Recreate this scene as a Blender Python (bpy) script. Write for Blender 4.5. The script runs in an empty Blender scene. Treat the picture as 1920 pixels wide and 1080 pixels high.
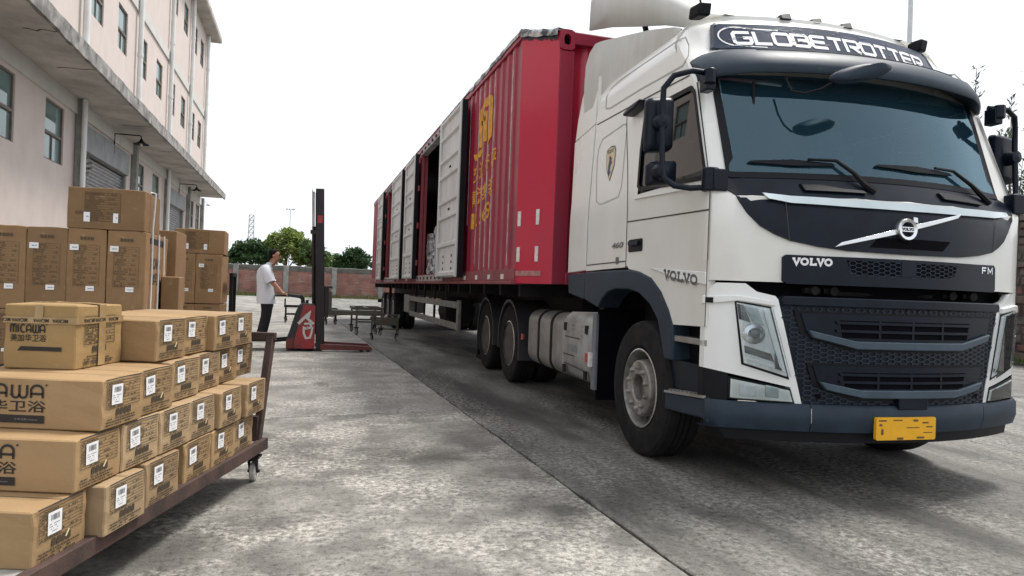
import bpy, bmesh, math, random
from math import sin, cos, pi, radians
from mathutils import Vector, Matrix
random.seed(7)
SC = bpy.context.scene
COL = SC.collection

# ------------------------------------------------------------------ camera
cd = bpy.data.cameras.new('camera'); cam = bpy.data.objects.new('camera', cd); COL.objects.link(cam)
cd.sensor_width = 36.0; cd.lens = 1300.0 / 1920.0 * 36.0; cd.clip_start = 0.05; cd.clip_end = 2000
def cam_axes(f=1300., vx=575., hy=530., slope=.036):
    c = lambda x, y: Vector(((x - 960) / f, -(y - 540) / f, 1.0))
    Y = c(vx, hy).normalized(); Q = c(vx + 500, hy + 500 * slope)
    Z = Q.cross(Y).normalized()
    if Z.y < 0: Z = -Z
    X = Y.cross(Z)
    if X.x < 0: X = -X
    r = Vector((X[0], Y[0], Z[0])); u = Vector((X[1], Y[1], Z[1])); fw = Vector((X[2], Y[2], Z[2]))
    return r, u, fw
r_, u_, f_ = cam_axes()
cam.matrix_world = Matrix(((r_.x, u_.x, -f_.x, 0), (r_.y, u_.y, -f_.y, 0), (r_.z, u_.z, -f_.z, 1.25), (0, 0, 0, 1)))
SC.camera = cam

# ------------------------------------------------------------------ sky, sun, exposure
SUN_DIR = Vector((0.42, 0.16, 0.89)).normalized()          # towards the sun
elev = math.asin(SUN_DIR.z); azim = math.atan2(SUN_DIR.x, SUN_DIR.y)
wd = bpy.data.worlds.new('World'); SC.world = wd; wd.use_nodes = True
nt = wd.node_tree; nt.nodes.clear()
out = nt.nodes.new('ShaderNodeOutputWorld'); bg = nt.nodes.new('ShaderNodeBackground')
sky = nt.nodes.new('ShaderNodeTexSky'); sky.sky_type = 'NISHITA'; sky.sun_disc = False
sky.sun_elevation = elev; sky.sun_rotation = azim; sky.dust_density = 6.0; sky.air_density = 1.0
mix = nt.nodes.new('ShaderNodeMix'); mix.data_type = 'RGBA'; mix.inputs[0].default_value = 0.84   # the cloud deck over the blue
cn = nt.nodes.new('ShaderNodeTexNoise'); cn.inputs['Scale'].default_value = 2.2; cn.inputs['Detail'].default_value = 5.0
cr = nt.nodes.new('ShaderNodeValToRGB'); cr.color_ramp.elements[0].position = .35; cr.color_ramp.elements[1].position = .68      # thick and thin cloud
cr.color_ramp.elements[0].color = (.625, .655, .700, 1); cr.color_ramp.elements[1].color = (.710, .718, .732, 1)
cm = nt.nodes.new('ShaderNodeVectorMath'); cm.operation = 'SCALE'; cm.inputs['Scale'].default_value = 10.0
tcw = nt.nodes.new('ShaderNodeTexCoord'); nt.links.new(tcw.outputs['Generated'], cn.inputs['Vector']); nt.links.new(cn.outputs[0], cr.inputs[0]); nt.links.new(cr.outputs[0], cm.inputs[0]); nt.links.new(cm.outputs[0], mix.inputs[7])
nt.links.new(sky.outputs[0], mix.inputs[6]); nt.links.new(mix.outputs[2], bg.inputs[0]); bg.inputs[1].default_value = 0.1
nt.links.new(bg.outputs[0], out.inputs[0])
sl = bpy.data.lights.new('sun', 'SUN'); sl.energy = 2.1; sl.angle = radians(14); sl.color = (1, .97, .92)
so = bpy.data.objects.new('sun', sl); COL.objects.link(so); so.rotation_euler = SUN_DIR.to_track_quat('Z', 'Y').to_euler(); so.location = (0, 0, 40)
SC.view_settings.view_transform = 'Standard'; SC.view_settings.look = 'None'
SC.view_settings.exposure = 0.90; SC.view_settings.gamma = 1.0; SC.view_settings.use_curve_mapping = False
SC.render.resolution_x = 1024; SC.render.resolution_y = 576

# ------------------------------------------------------------------ materials
MATS = {}
def mat(name, col, rough=.6, metal=0., var=.15, scale=4., bump=0., bscale=40., col2=None, spec=.5, coat=0., detail=6., stretch=None, thr=(.35, .65)):
    """Principled with two-scale noise colour variation and optional fine relief (object coordinates)."""
    if name in MATS: return MATS[name]
    m = bpy.data.materials.new(name); m.use_nodes = True; MATS[name] = m
    n = m.node_tree.nodes; l = m.node_tree.links; b = n['Principled BSDF']
    b.inputs['Roughness'].default_value = rough; b.inputs['Metallic'].default_value = metal
    b.inputs['Specular IOR Level'].default_value = spec
    if coat: b.inputs['Coat Weight'].default_value = coat; b.inputs['Coat Roughness'].default_value = .08
    c = (*col, 1)
    if var <= 0 and not bump:
        b.inputs['Base Color'].default_value = c; return m
    tc = n.new('ShaderNodeTexCoord'); src = tc.outputs['Object']
    if stretch:
        mp = n.new('ShaderNodeMapping'); mp.inputs['Scale'].default_value = stretch; l.new(src, mp.inputs[0]); src = mp.outputs[0]
    nz = n.new('ShaderNodeTexNoise'); nz.inputs['Scale'].default_value = scale; nz.inputs['Detail'].default_value = detail; nz.inputs['Roughness'].default_value = .62
    l.new(src, nz.inputs['Vector'])
    rp = n.new('ShaderNodeValToRGB'); rp.color_ramp.elements[0].position = thr[0]; rp.color_ramp.elements[1].position = thr[1]
    d = col2 if col2 else tuple(x * (1 - var) for x in col)
    rp.color_ramp.elements[0].color = (*d, 1)
    rp.color_ramp.elements[1].color = c if col2 else (*[min(1, x * (1 + var * .5)) for x in col], 1)
    l.new(nz.outputs[0], rp.inputs[0]); l.new(rp.outputs[0], b.inputs['Base Color'])
    rr = n.new('ShaderNodeMapRange'); rr.inputs[3].default_value = max(0, rough - .08); rr.inputs[4].default_value = min(1, rough + .1)
    l.new(nz.outputs[0], rr.inputs[0]); l.new(rr.outputs[0], b.inputs['Roughness'])
    if bump:
        n2 = n.new('ShaderNodeTexNoise'); n2.inputs['Scale'].default_value = bscale; n2.inputs['Detail'].default_value = 4; l.new(src, n2.inputs['Vector'])
        bp = n.new('ShaderNodeBump'); bp.inputs['Strength'].default_value = bump; bp.inputs['Distance'].default_value = .01
        l.new(n2.outputs[0], bp.inputs['Height']); l.new(bp.outputs[0], b.inputs['Normal'])
    return m

def grime_mat(name, col, dirt, rough=.35, coat=.3, zlo=0., zhi=3., amount=.8, streak=9., metal=0.):
    """Paint with road dirt: a film that thickens towards the wheels, broken up by vertical streaks and specks."""
    m = bpy.data.materials.new(name); m.use_nodes = True; MATS[name] = m
    n = m.node_tree.nodes; l = m.node_tree.links; b = n['Principled BSDF']
    b.inputs['Metallic'].default_value = metal
    b.inputs['Coat Weight'].default_value = coat; b.inputs['Coat Roughness'].default_value = .12
    tc = n.new('ShaderNodeTexCoord'); mp = n.new('ShaderNodeMapping'); mp.inputs['Scale'].default_value = (streak, streak, 1.1)
    l.new(tc.outputs['Object'], mp.inputs[0])
    nz = n.new('ShaderNodeTexNoise'); nz.inputs['Scale'].default_value = 1.0; nz.inputs['Detail'].default_value = 7; l.new(mp.outputs[0], nz.inputs['Vector'])
    n2 = n.new('ShaderNodeTexNoise'); n2.inputs['Scale'].default_value = 2.2; n2.inputs['Detail'].default_value = 8; l.new(tc.outputs['Object'], n2.inputs['Vector'])
    sp = n.new('ShaderNodeSeparateXYZ'); l.new(tc.outputs['Object'], sp.inputs[0])
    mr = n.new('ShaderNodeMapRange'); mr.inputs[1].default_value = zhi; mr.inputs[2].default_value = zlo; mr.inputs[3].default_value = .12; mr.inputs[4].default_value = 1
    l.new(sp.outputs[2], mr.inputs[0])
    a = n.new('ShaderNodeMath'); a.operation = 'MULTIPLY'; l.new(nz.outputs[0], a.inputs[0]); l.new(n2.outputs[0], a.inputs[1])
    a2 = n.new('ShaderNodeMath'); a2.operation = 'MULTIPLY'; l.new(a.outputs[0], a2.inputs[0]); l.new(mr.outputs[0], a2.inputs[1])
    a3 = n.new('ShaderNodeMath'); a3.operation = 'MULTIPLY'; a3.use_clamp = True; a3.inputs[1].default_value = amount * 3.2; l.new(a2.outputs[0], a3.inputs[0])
    mx = n.new('ShaderNodeMix'); mx.data_type = 'RGBA'; mx.inputs[6].default_value = (*col, 1); mx.inputs[7].default_value = (*dirt, 1)
    l.new(a3.outputs[0], mx.inputs[0]); l.new(mx.outputs[2], b.inputs['Base Color'])
    r2 = n.new('ShaderNodeMapRange'); r2.inputs[3].default_value = rough; r2.inputs[4].default_value = min(1, rough + .4)
    l.new(a3.outputs[0], r2.inputs[0]); l.new(r2.outputs[0], b.inputs['Roughness'])
    return m

def glass_mat(name, tint, refl=(1, 1, 1), ior=1.5, film=.06, filmcol=(.3, .4, .45)):
    """Thin pane: see-through tint, mirror reflection by angle, a faint film of dust, painted sky blue on the windscreen."""
    m = bpy.data.materials.new(name); m.use_nodes = True; MATS[name] = m
    n = m.node_tree.nodes; l = m.node_tree.links; n.remove(n['Principled BSDF']); o = n['Material Output']
    t = n.new('ShaderNodeBsdfTransparent'); t.inputs[0].default_value = (*tint, 1)
    g = n.new('ShaderNodeBsdfGlossy'); g.inputs['Roughness'].default_value = .02; g.inputs[0].default_value = (*refl, 1)
    d = n.new('ShaderNodeBsdfDiffuse'); d.inputs[0].default_value = (*filmcol, 1)
    fr = n.new('ShaderNodeFresnel'); fr.inputs[0].default_value = ior
    m1 = n.new('ShaderNodeMixShader'); m1.inputs[0].default_value = film; l.new(t.outputs[0], m1.inputs[1]); l.new(d.outputs[0], m1.inputs[2])
    m2 = n.new('ShaderNodeMixShader'); l.new(fr.outputs[0], m2.inputs[0]); l.new(m1.outputs[0], m2.inputs[1]); l.new(g.outputs[0], m2.inputs[2])
    l.new(m2.outputs[0], o.inputs[0]); return m

def concrete_mat(name, lo, hi, stain, s=1.0, streaky=False, bias=.5):
    """Old yard concrete: cloudy wear, pale laitance patches, dark oil and tyre stains, broom-finish relief."""
    m = bpy.data.materials.new(name); m.use_nodes = True; MATS[name] = m
    n = m.node_tree.nodes; l = m.node_tree.links; b = n['Principled BSDF']; b.inputs['Roughness'].default_value = .8
    g = n.new('ShaderNodeNewGeometry'); pos = g.outputs['Position']
    def noise(sc, det, vec=None, rough=.6, dist=0.):
        q = n.new('ShaderNodeTexNoise'); q.inputs['Scale'].default_value = sc; q.inputs['Detail'].default_value = det
        q.inputs['Roughness'].default_value = rough; q.inputs['Distortion'].default_value = dist; l.new(vec or pos, q.inputs['Vector']); return q.outputs[0]
    def ramp(fac, p0, p1, c0=(0, 0, 0), c1=(1, 1, 1)):
        q = n.new('ShaderNodeValToRGB'); e = q.color_ramp.elements; e[0].position = p0; e[1].position = p1; e[0].color = (*c0, 1); e[1].color = (*c1, 1); l.new(fac, q.inputs[0]); return q.outputs[0]
    def mixc(f, a, c_, mode='MIX'):
        q = n.new('ShaderNodeMix'); q.data_type = 'RGBA'; q.blend_type = mode
        for i, v in ((0, f), (6, a), (7, c_)):
            if hasattr(v, 'is_linked'): l.new(v, q.inputs[i])
            elif i == 0: q.inputs[0].default_value = v
            else: q.inputs[i].default_value = (*v, 1)
        return q.outputs[2]
    vec = pos
    if streaky:
        mp = n.new('ShaderNodeMapping'); mp.inputs['Rotation'].default_value = (0, 0, radians(streaky)); mp.inputs['Scale'].default_value = (1.0, .3, 1); l.new(pos, mp.inputs[0]); vec = mp.outputs[0]
    big = noise(.55 * s, 5, vec, .58, .4); mid = noise(2.6 * s, 8, vec, .70, .3); fine = noise(26, 6, None, .75); grit = noise(95, 3, None, .7)
    base = mixc(ramp(mid, .38, .62), lo, hi)
    base = mixc(ramp(big, bias - .06, bias + .08), base, stain)                                   # broad stains
    v = n.new('ShaderNodeTexVoronoi'); v.feature = 'F1'; v.inputs['Scale'].default_value = 17
    wv = n.new('ShaderNodeVectorMath'); wv.operation = 'ADD'; l.new(pos, wv.inputs[0])
    nn = n.new('ShaderNodeTexNoise'); nn.inputs['Scale'].default_value = 7; nn.inputs['Detail'].default_value = 4; l.new(pos, nn.inputs['Vector'])
    sc_ = n.new('ShaderNodeVectorMath'); sc_.operation = 'SCALE'; sc_.inputs['Scale'].default_value = .25; l.new(nn.outputs['Color'], sc_.inputs[0]); l.new(sc_.outputs[0], wv.inputs[1])
    l.new(wv.outputs[0], v.inputs['Vector'])
    pale = ramp(fine, .47, .62)
    patch = ramp(noise(1.3 * s, 6, vec, .65), .46, .60)
    both = n.new('ShaderNodeMath'); both.operation = 'MULTIPLY'; l.new(pale, both.inputs[0]); l.new(patch, both.inputs[1])
    base = mixc(both.outputs[0], base, tuple(min(.75, x * 1.75) for x in hi))                          # worn pale scuffing
    dk = ramp(fine, .34, .50, (.30, .295, .28), (1, 1, 1)); base = mixc(.85, base, dk, 'MULTIPLY')
    pit = ramp(v.outputs['Distance'], .0, .42, (.62, .62, .62), (1.05, 1.05, 1.05)); base = mixc(.55, base, pit, 'MULTIPLY')
    gr = ramp(grit, .32, .66, (.60, .60, .58), (1.22, 1.22, 1.2)); base = mixc(.85, base, gr, 'MULTIPLY')
    blot = ramp(noise(.9, 3, None, .5, .6), .66, .74); base = mixc(blot, base, tuple(x * .45 for x in stain))   # oil blots
    l.new(base, b.inputs['Base Color'])
    bp = n.new('ShaderNodeBump'); bp.inputs['Strength'].default_value = .55; bp.inputs['Distance'].default_value = .012; l.new(fine, bp.inputs['Height'])
    l.new(bp.outputs[0], b.inputs['Normal'])
    rr = n.new('ShaderNodeMapRange'); rr.inputs[3].default_value = .62; rr.inputs[4].default_value = .95; l.new(mid, rr.inputs[0]); l.new(rr.outputs[0], b.inputs['Roughness'])
    return m

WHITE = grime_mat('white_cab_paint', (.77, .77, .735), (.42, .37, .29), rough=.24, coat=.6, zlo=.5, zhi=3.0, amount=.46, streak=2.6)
WHITE_CLEAN = grime_mat('white_front_paint', (.79, .80, .78), (.45, .42, .35), rough=.22, coat=.5, zlo=.2, zhi=3.0, amount=.16, streak=3)
WHITE_ROOF = grime_mat('white_roof_fairing', (.57, .57, .545), (.36, .35, .30), rough=.4, coat=.1, zlo=2.6, zhi=5., amount=.55)
NAVY = mat('navy_plastic', (.0055, .0098, .0185), .34, spec=.2, var=.3, scale=6, bump=.06, bscale=260)
BUMPER = mat('blue_grey_plastic', (.024, .037, .054), .45, spec=.2, var=.22, scale=5, bump=.06, bscale=220)
BARBLUE = mat('slate_grille_bar', (.040, .066, .092), .42, var=.2, scale=7)
BLACK = mat('black_plastic', (.005, .0055, .008), .5, spec=.2, var=.3, scale=8)
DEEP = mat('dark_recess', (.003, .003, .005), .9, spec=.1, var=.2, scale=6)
CHASSIS = mat('dirty_black_steel', (.010, .0098, .010), .75, var=.5, scale=5, col2=(.022, .020, .019), spec=.2)
RUBBER = mat('tyre_rubber', (.0085, .0085, .0095), .8, var=.35, scale=9, bump=.25, bscale=70, col2=(.018, .017, .016), spec=.2)
CHROME = mat('brushed_silver', (.72, .74, .76), .22, 1., var=.12, scale=5)
SILVERPAINT = mat('pale_silver_trim', (.62, .70, .72), .3, .55, var=.1, scale=4)
RIM = mat('wheel_steel', (.36, .35, .33), .5, .45, var=.45, scale=9, col2=(.17, .155, .14))
RIMLIP = mat('polished_rim_lip', (.62, .61, .58), .3, .8, var=.3, scale=12)
ALU = mat('dull_aluminium', (.36, .35, .335), .45, .5, var=.35, scale=3.5, col2=(.21, .19, .17))
RIMDARK = mat('dirty_wheel_steel', (.11, .105, .10), .65, .3, var=.5, scale=9, col2=(.05, .046, .042))  # darker steel tone for the dual wheel discs
ALUCOVER = mat('grey_tank_cover', (.37, .37, .36), .55, .1, var=.35, scale=3, col2=(.20, .19, .17), bump=.1)
SEAM = mat('panel_gap', (.05, .048, .044), .8, var=.2)
RED = grime_mat('trailer_red', (.33, .008, .038), (.12, .030, .042), rough=.42, coat=.12, zlo=.9, zhi=5.0, amount=.50, streak=5)
REDFLAT = grime_mat('trailer_red_front', (.52, .006, .044), (.26, .018, .036), rough=.34, coat=.25, zlo=.9, zhi=5.5, amount=.25, streak=3)
REDPINK = grime_mat('faded_red_rail', (.30, .050, .068), (.13, .06, .055), rough=.6, coat=0, zlo=.9, zhi=3., amount=.7, streak=5)
DOORIN = grime_mat('door_inner_white', (.68, .675, .665), (.27, .26, .25), rough=.45, coat=.05, zlo=.5, zhi=6.5, amount=.55, streak=6)
TARP = mat('torn_silver_tarp', (.50, .50, .50), .45, .3, var=.6, scale=5, col2=(.03, .032, .04), thr=(.42, .56), bump=.4, bscale=24)
YELLOW = mat('yellow_lettering', (.66, .30, .02), .5, var=.3, scale=12)
PLATE = mat('yellow_number_plate', (.80, .40, .008), .4, var=.06, scale=10)
INK = mat('black_ink', (.018, .015, .013), .7, var=.2)
PRINT = mat('brown_black_print', (.055, .038, .022), .75, var=.2)
PRINTF = mat('faint_brown_print', (.115, .070, .034), .8, var=.2)
LABELW = mat('white_label', (.78, .78, .78), .55, var=.05, scale=20)
LABELG = mat('label_print_grey', (.22, .22, .23), .6, var=.1)
REFLW = mat('white_reflector', (.72, .70, .68), .35, var=.2, scale=20)
REFLR = mat('red_reflector', (.45, .05, .03), .3, var=.3, scale=20)
CLEAR = glass_mat('lamp_lens', (.93, .96, .97), ior=1.45, film=.04, filmcol=(.7, .75, .75))
LAMPIN = mat('lamp_reflector', (.66, .68, .69), .22, .1, var=.2, scale=14)
LAMPGREY = mat('lamp_frosted', (.40, .47, .46), .2, .1, var=.3, scale=10)
WSGLASS = glass_mat('windscreen_glass', (.60, .76, .84), refl=(.60, .86, 1.0), ior=1.80, film=.17, filmcol=(.055, .155, .225))  # reflected sky blue painted into the film and the reflection tint
SIDEGLASS = glass_mat('side_glass', (.07, .07, .08), ior=1.5, film=.05, filmcol=(.06, .06, .07))
SIGNBLUE = mat('blue_sign_acrylic', (.010, .024, .058), .3, var=.4, scale=3, spec=.25)
SIGNWHITE = mat('white_sign_letter', (.78, .78, .78), .4, var=.12, scale=18)
INTERIOR = mat('cab_interior', (.020, .021, .024), .7, var=.3)
SEATC = mat('seat_cloth', (.10, .11, .125), .9, var=.3)
def kraft(name, c, c2):
    m = mat(name, c, .78, var=.2, scale=3.2, col2=c2, bump=.12, bscale=55, spec=.25, thr=(.3, .72)); n = m.node_tree.nodes; l = m.node_tree.links; b = n['Principled BSDF']
    src = b.inputs['Base Color'].links[0].from_socket; oi = n.new('ShaderNodeObjectInfo'); mr = n.new('ShaderNodeMapRange'); mr.inputs[3].default_value = .86; mr.inputs[4].default_value = 1.12
    hs = n.new('ShaderNodeHueSaturation'); l.new(oi.outputs['Random'], mr.inputs[0]); l.new(mr.outputs[0], hs.inputs['Value']); l.new(src, hs.inputs['Color'])
    wv = n.new('ShaderNodeTexNoise'); wv.inputs['Scale'].default_value = 14; wv.inputs['Detail'].default_value = 5; tc = n.new('ShaderNodeTexCoord'); l.new(tc.outputs['Object'], wv.inputs['Vector'])      # scuffs
    rp = n.new('ShaderNodeValToRGB'); rp.color_ramp.elements[0].position = .62; rp.color_ramp.elements[1].position = .75; l.new(wv.outputs[0], rp.inputs[0])
    sc = n.new('ShaderNodeMath'); sc.operation = 'MULTIPLY'; sc.inputs[1].default_value = .22; l.new(rp.outputs[0], sc.inputs[0])
    mx = n.new('ShaderNodeMix'); mx.data_type = 'RGBA'; mx.inputs[7].default_value = (.55, .42, .26, 1); l.new(sc.outputs[0], mx.inputs[0]); l.new(hs.outputs[0], mx.inputs[6]); l.new(mx.outputs[2], b.inputs['Base Color']); return m
CARTON = kraft('kraft_cardboard', (.355, .245, .138), (.29, .192, .102))
CARTON_B = kraft('brown_cardboard', (.262, .160, .082), (.205, .120, .058))
CARTON_Y = kraft('yellow_kraft_cardboard', (.39, .262, .118), (.315, .202, .085))
CARTONS = [CARTON, kraft('pale_kraft_cardboard', (.39, .278, .165), (.325, .225, .125)), kraft('orange_kraft_cardboard', (.35, .232, .120), (.285, .180, .088))]
TAPE = mat('packing_tape', (.37, .252, .122), .22, var=.25, scale=9, spec=.6)
STRAP = mat('white_strap', (.70, .70, .70), .4, var=.15)
RUST = mat('rusty_red_steel', (.085, .047, .038), .8, .1, var=.6, scale=7, col2=(.038, .024, .020), bump=.3, bscale=60)
RUSTRED = mat('worn_red_paint', (.20, .035, .035), .6, .1, var=.6, scale=9, col2=(.07, .035, .03), bump=.2)
DECK = mat('grey_deck_board', (.42, .41, .37), .8, var=.45, scale=6, col2=(.20, .19, .17), stretch=(1, 1, 1), bump=.2)
CASTER = mat('caster_white', (.50, .48, .44), .6, var=.4, scale=14)
OLIVE = mat('worn_olive_steel', (.075, .072, .055), .6, .3, var=.6, scale=7, thr=(.28, .5), col2=(.11, .055, .028), bump=.2)
STACKRED = mat('stacker_red', (.40, .016, .022), .4, var=.4, scale=5, col2=(.19, .02, .02), coat=.1)
STACKBLK = mat('stacker_black', (.020, .020, .024), .45, var=.4, scale=5)
MASTM = mat('mast_steel', (.014, .012, .016), .4, .3, var=.5, scale=5, col2=(.022, .012, .012))
SPRAY = mat('white_spray_paint', (.62, .60, .58), .7, var=.25, scale=30)
SKIN = mat('skin', (.42, .20, .13), .55, var=.12, scale=10)
SHIRT = mat('pale_checked_shirt', (.68, .69, .74), .85, var=.10, scale=60)
TROUSER = mat('black_trousers', (.010, .010, .014), .9, var=.3)
HAIR = mat('black_hair', (.006, .005, .005), .7, spec=.15, var=.3, scale=40, bump=.5, bscale=80)
SHOE = mat('grey_shoe', (.20, .19, .18), .7, var=.3)
PINK = grime_mat('pink_tile_wall', (.60, .525, .485), (.43, .37, .335), rough=.7, coat=0, zlo=-6, zhi=22, amount=.55, streak=2.2)
PALEWALL = grime_mat('pale_render', (.58, .57, .54), (.36, .35, .32), rough=.8, coat=0, zlo=-6, zhi=22, amount=.55, streak=3)
SOFFIT = mat('stained_soffit', (.50, .47, .43), .85, var=.4, scale=1.1, col2=(.30, .28, .255), bump=.1, detail=9)
CONC_EDGE = mat('blackened_concrete_edge', (.34, .33, .31), .9, var=.6, scale=3.5, col2=(.10, .097, .09), bump=.5, bscale=22, detail=9)
PILASTER = mat('grey_concrete_pilaster', (.30, .30, .28), .85, var=.35, scale=2.5, col2=(.17, .17, .16), bump=.2)
PVC = mat('white_pvc_pipe', (.66, .68, .67), .45, var=.12, scale=2)
WINFRAME = mat('window_frame_brown', (.135, .10, .085), .6, var=.3)
WINGREEN = glass_mat('green_window_glass', (.30, .48, .46), ior=1.6, film=.8, filmcol=(.15, .25, .245))
SHUTTER = mat('galvanised_shutter', (.31, .31, .315), .5, .5, var=.4, scale=4, col2=(.19, .19, .20), stretch=(1, 1, 3))
SHUTBOX = mat('shutter_box_grey', (.23, .24, .245), .6, .1, var=.3, scale=2.5)
FADE = mat('weathered_steel_light', (.42, .44, .46), .7, var=.1)
BRICKW = None

# ------------------------------------------------------------------ mesh helpers
def tag(o, label=None, cat=None, group=None, kind=None):
    for k, v in (('label', label), ('category', cat), ('group', group), ('kind', kind)):
        if v: o[k] = v
    return o
def thing(name, loc, rz, label, cat, group=None):
    o = bpy.data.objects.new(name, None); o.empty_display_size = .2; COL.objects.link(o)
    o.location = loc; o.rotation_euler = (0, 0, rz); return tag(o, label, cat, group)
def link(name, me, m=None, parent=None):
    o = bpy.data.objects.new(name, me); COL.objects.link(o)
    if m and not me.materials: me.materials.append(m)
    if parent: o.parent = parent
    return o
class MB:
    def __init__(s): s.v = []; s.f = []
    def add(s, vs, fs):
        o = len(s.v); s.v += [tuple(p) for p in vs]; s.f += [[i + o for i in f] for f in fs]; return s
    def box(s, x0, x1, y0, y1, z0, z1):
        v = [(x, y, z) for z in (z0, z1) for y in (y0, y1) for x in (x0, x1)]
        return s.add(v, [(0, 2, 3, 1), (4, 5, 7, 6), (0, 1, 5, 4), (2, 6, 7, 3), (0, 4, 6, 2), (1, 3, 7, 5)])
    def obox(s, c, a, b, d):          # centre and three half-vectors
        c, a, b, d = map(Vector, (c, a, b, d))
        v = [c + a * i + b * j + d * k for k in (-1, 1) for j in (-1, 1) for i in (-1, 1)]
        return s.add(v, [(0, 2, 3, 1), (4, 5, 7, 6), (0, 1, 5, 4), (2, 6, 7, 3), (0, 4, 6, 2), (1, 3, 7, 5)])
    def bar(s, p, q, w, h, up=(0, 0, 1)):
        p, q = Vector(p), Vector(q); d = (q - p); u = Vector(up); sd = d.cross(u)
        if sd.length < 1e-6: sd = d.cross(Vector((1, 0, 0)))
        sd.normalize(); u = sd.cross(d).normalized()
        return s.obox((p + q) / 2, sd * w / 2, d / 2, u * h / 2)
    def tube(s, path, r, n=8, caps=True):
        P = [Vector(p) for p in path]; rs = r if isinstance(r, (list, tuple)) else [r] * len(P)
        rings = []; prev = None
        for i, p in enumerate(P):
            t = (P[min(i + 1, len(P) - 1)] - P[max(i - 1, 0)]).normalized()
            if prev is None:
                a = t.cross(Vector((0, 0, 1)))
                if a.length < 1e-3: a = t.cross(Vector((1, 0, 0)))
            else: a = prev - t * prev.dot(t)
            a.normalize(); prev = a; b = t.cross(a)
            rings.append([p + (a * cos(2 * pi * k / n) + b * sin(2 * pi * k / n)) * rs[i] for k in range(n)])
        o = [x for rg in rings for x in rg]; f = []
        for i in range(len(P) - 1):
            for k in range(n):
                k2 = (k + 1) % n; f.append((i * n + k, i * n + k2, (i + 1) * n + k2, (i + 1) * n + k))
        if caps: f.append(tuple(range(n - 1, -1, -1))); f.append(tuple((len(P) - 1) * n + k for k in range(n)))
        return s.add(o, f)
    def lathe(s, prof, c, axis='x', n=32, closed=False):
        c = Vector(c); vs = []
        for (r, a) in prof:
            for k in range(n):
                t = 2 * pi * k / n; p = {'x': (a, r * cos(t), r * sin(t)), 'y': (r * cos(t), a, r * sin(t)), 'z': (r * cos(t), r * sin(t), a)}[axis]
                vs.append(c + Vector(p))
        f = []; m = len(prof)
        for i in range(m if closed else m - 1):
            j = (i + 1) % m
            for k in range(n):
                k2 = (k + 1) % n; f.append((i * n + k, i * n + k2, j * n + k2, j * n + k))
        if not closed:
            if prof[0][0] > 1e-4: f.append(tuple(range(n - 1, -1, -1)))
            if prof[-1][0] > 1e-4: f.append(tuple((m - 1) * n + k for k in range(n)))
        return s.add(vs, f)
    def prism(s, poly, fn, w0, w1):
        n = len(poly); v = [fn(u, w, w0) for u, w in poly] + [fn(u, w, w1) for u, w in poly]
        return s.add(v, [tuple(range(n - 1, -1, -1)), tuple(range(n, 2 * n))] + [(i, (i + 1) % n, n + (i + 1) % n, n + i) for i in range(n)])
    def conform(s, poly, fn, t0, t1, su=.1, sv=None):
        """2-D polygon cut into strips, wrapped onto a surface fn(u, v, t), given thickness t0..t1."""
        bm = bmesh.new(); bm.faces.new([bm.verts.new((u, v, 0)) for u, v in poly])
        def cut(ax, st):
            lo = min(p[ax] for p in poly); hi = max(p[ax] for p in poly); k = math.floor(lo / st) + 1
            while k * st < hi - 1e-6:
                co = [0, 0, 0]; no = [0, 0, 0]; co[ax] = k * st; no[ax] = 1
                bmesh.ops.bisect_plane(bm, geom=bm.verts[:] + bm.edges[:] + bm.faces[:], dist=1e-6, plane_co=co, plane_no=no); k += 1
        if su: cut(0, su)
        if sv: cut(1, sv)
        bm.verts.ensure_lookup_table(); bm.verts.index_update(); n = len(bm.verts)
        vs = [fn(v.co.x, v.co.y, t1) for v in bm.verts] + [fn(v.co.x, v.co.y, t0) for v in bm.verts]; f = []
        for fc in bm.faces:
            ix = [v.index for v in fc.verts]; f.append(ix); f.append([i + n for i in reversed(ix)])
        for e in bm.edges:
            if len(e.link_faces) == 1: a, b = e.verts[0].index, e.verts[1].index; f.append([a, b, b + n, a + n])
        bm.free(); return s.add(vs, f)
    def grid(s, fn, us, vs):
        n = len(us); v = [fn(u, w) for w in vs for u in us]
        return s.add(v, [(j * n + i, j * n + i + 1, (j + 1) * n + i + 1, (j + 1) * n + i) for j in range(len(vs) - 1) for i in range(n - 1)])
    def ribbon(s, pts, w, fn, t, closed=False):
        """flat stroke along a 2-D polyline, mapped by fn(u, v, t)"""
        P = [Vector(p) for p in pts]; n = len(P); L = []; Rr = []
        for i in range(n):
            a = P[(i - 1) % n] if (closed or i > 0) else None; b = P[(i + 1) % n] if (closed or i < n - 1) else None
            d1 = (P[i] - a).normalized() if a is not None else (b - P[i]).normalized()
            d2 = (b - P[i]).normalized() if b is not None else d1
            n1 = Vector((-d1.y, d1.x)); n2 = Vector((-d2.y, d2.x)); m = n1 + n2
            m = n1 if m.length < .2 else m.normalized(); k = 1 / max(.45, m.dot(n1))
            L.append(P[i] + m * w / 2 * k); Rr.append(P[i] - m * w / 2 * k)
        v = [fn(p.x, p.y, t) for p in L] + [fn(p.x, p.y, t) for p in Rr]
        rg = range(n) if closed else range(n - 1)
        return s.add(v, [(i, (i + 1) % n, n + (i + 1) % n, n + i) for i in rg])
    def mirror(s):
        n = len(s.v); s.v += [(-x, y, z) for x, y, z in s.v[:n]]; s.f += [[i + n for i in reversed(f)] for f in s.f[:]]; return s
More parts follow.
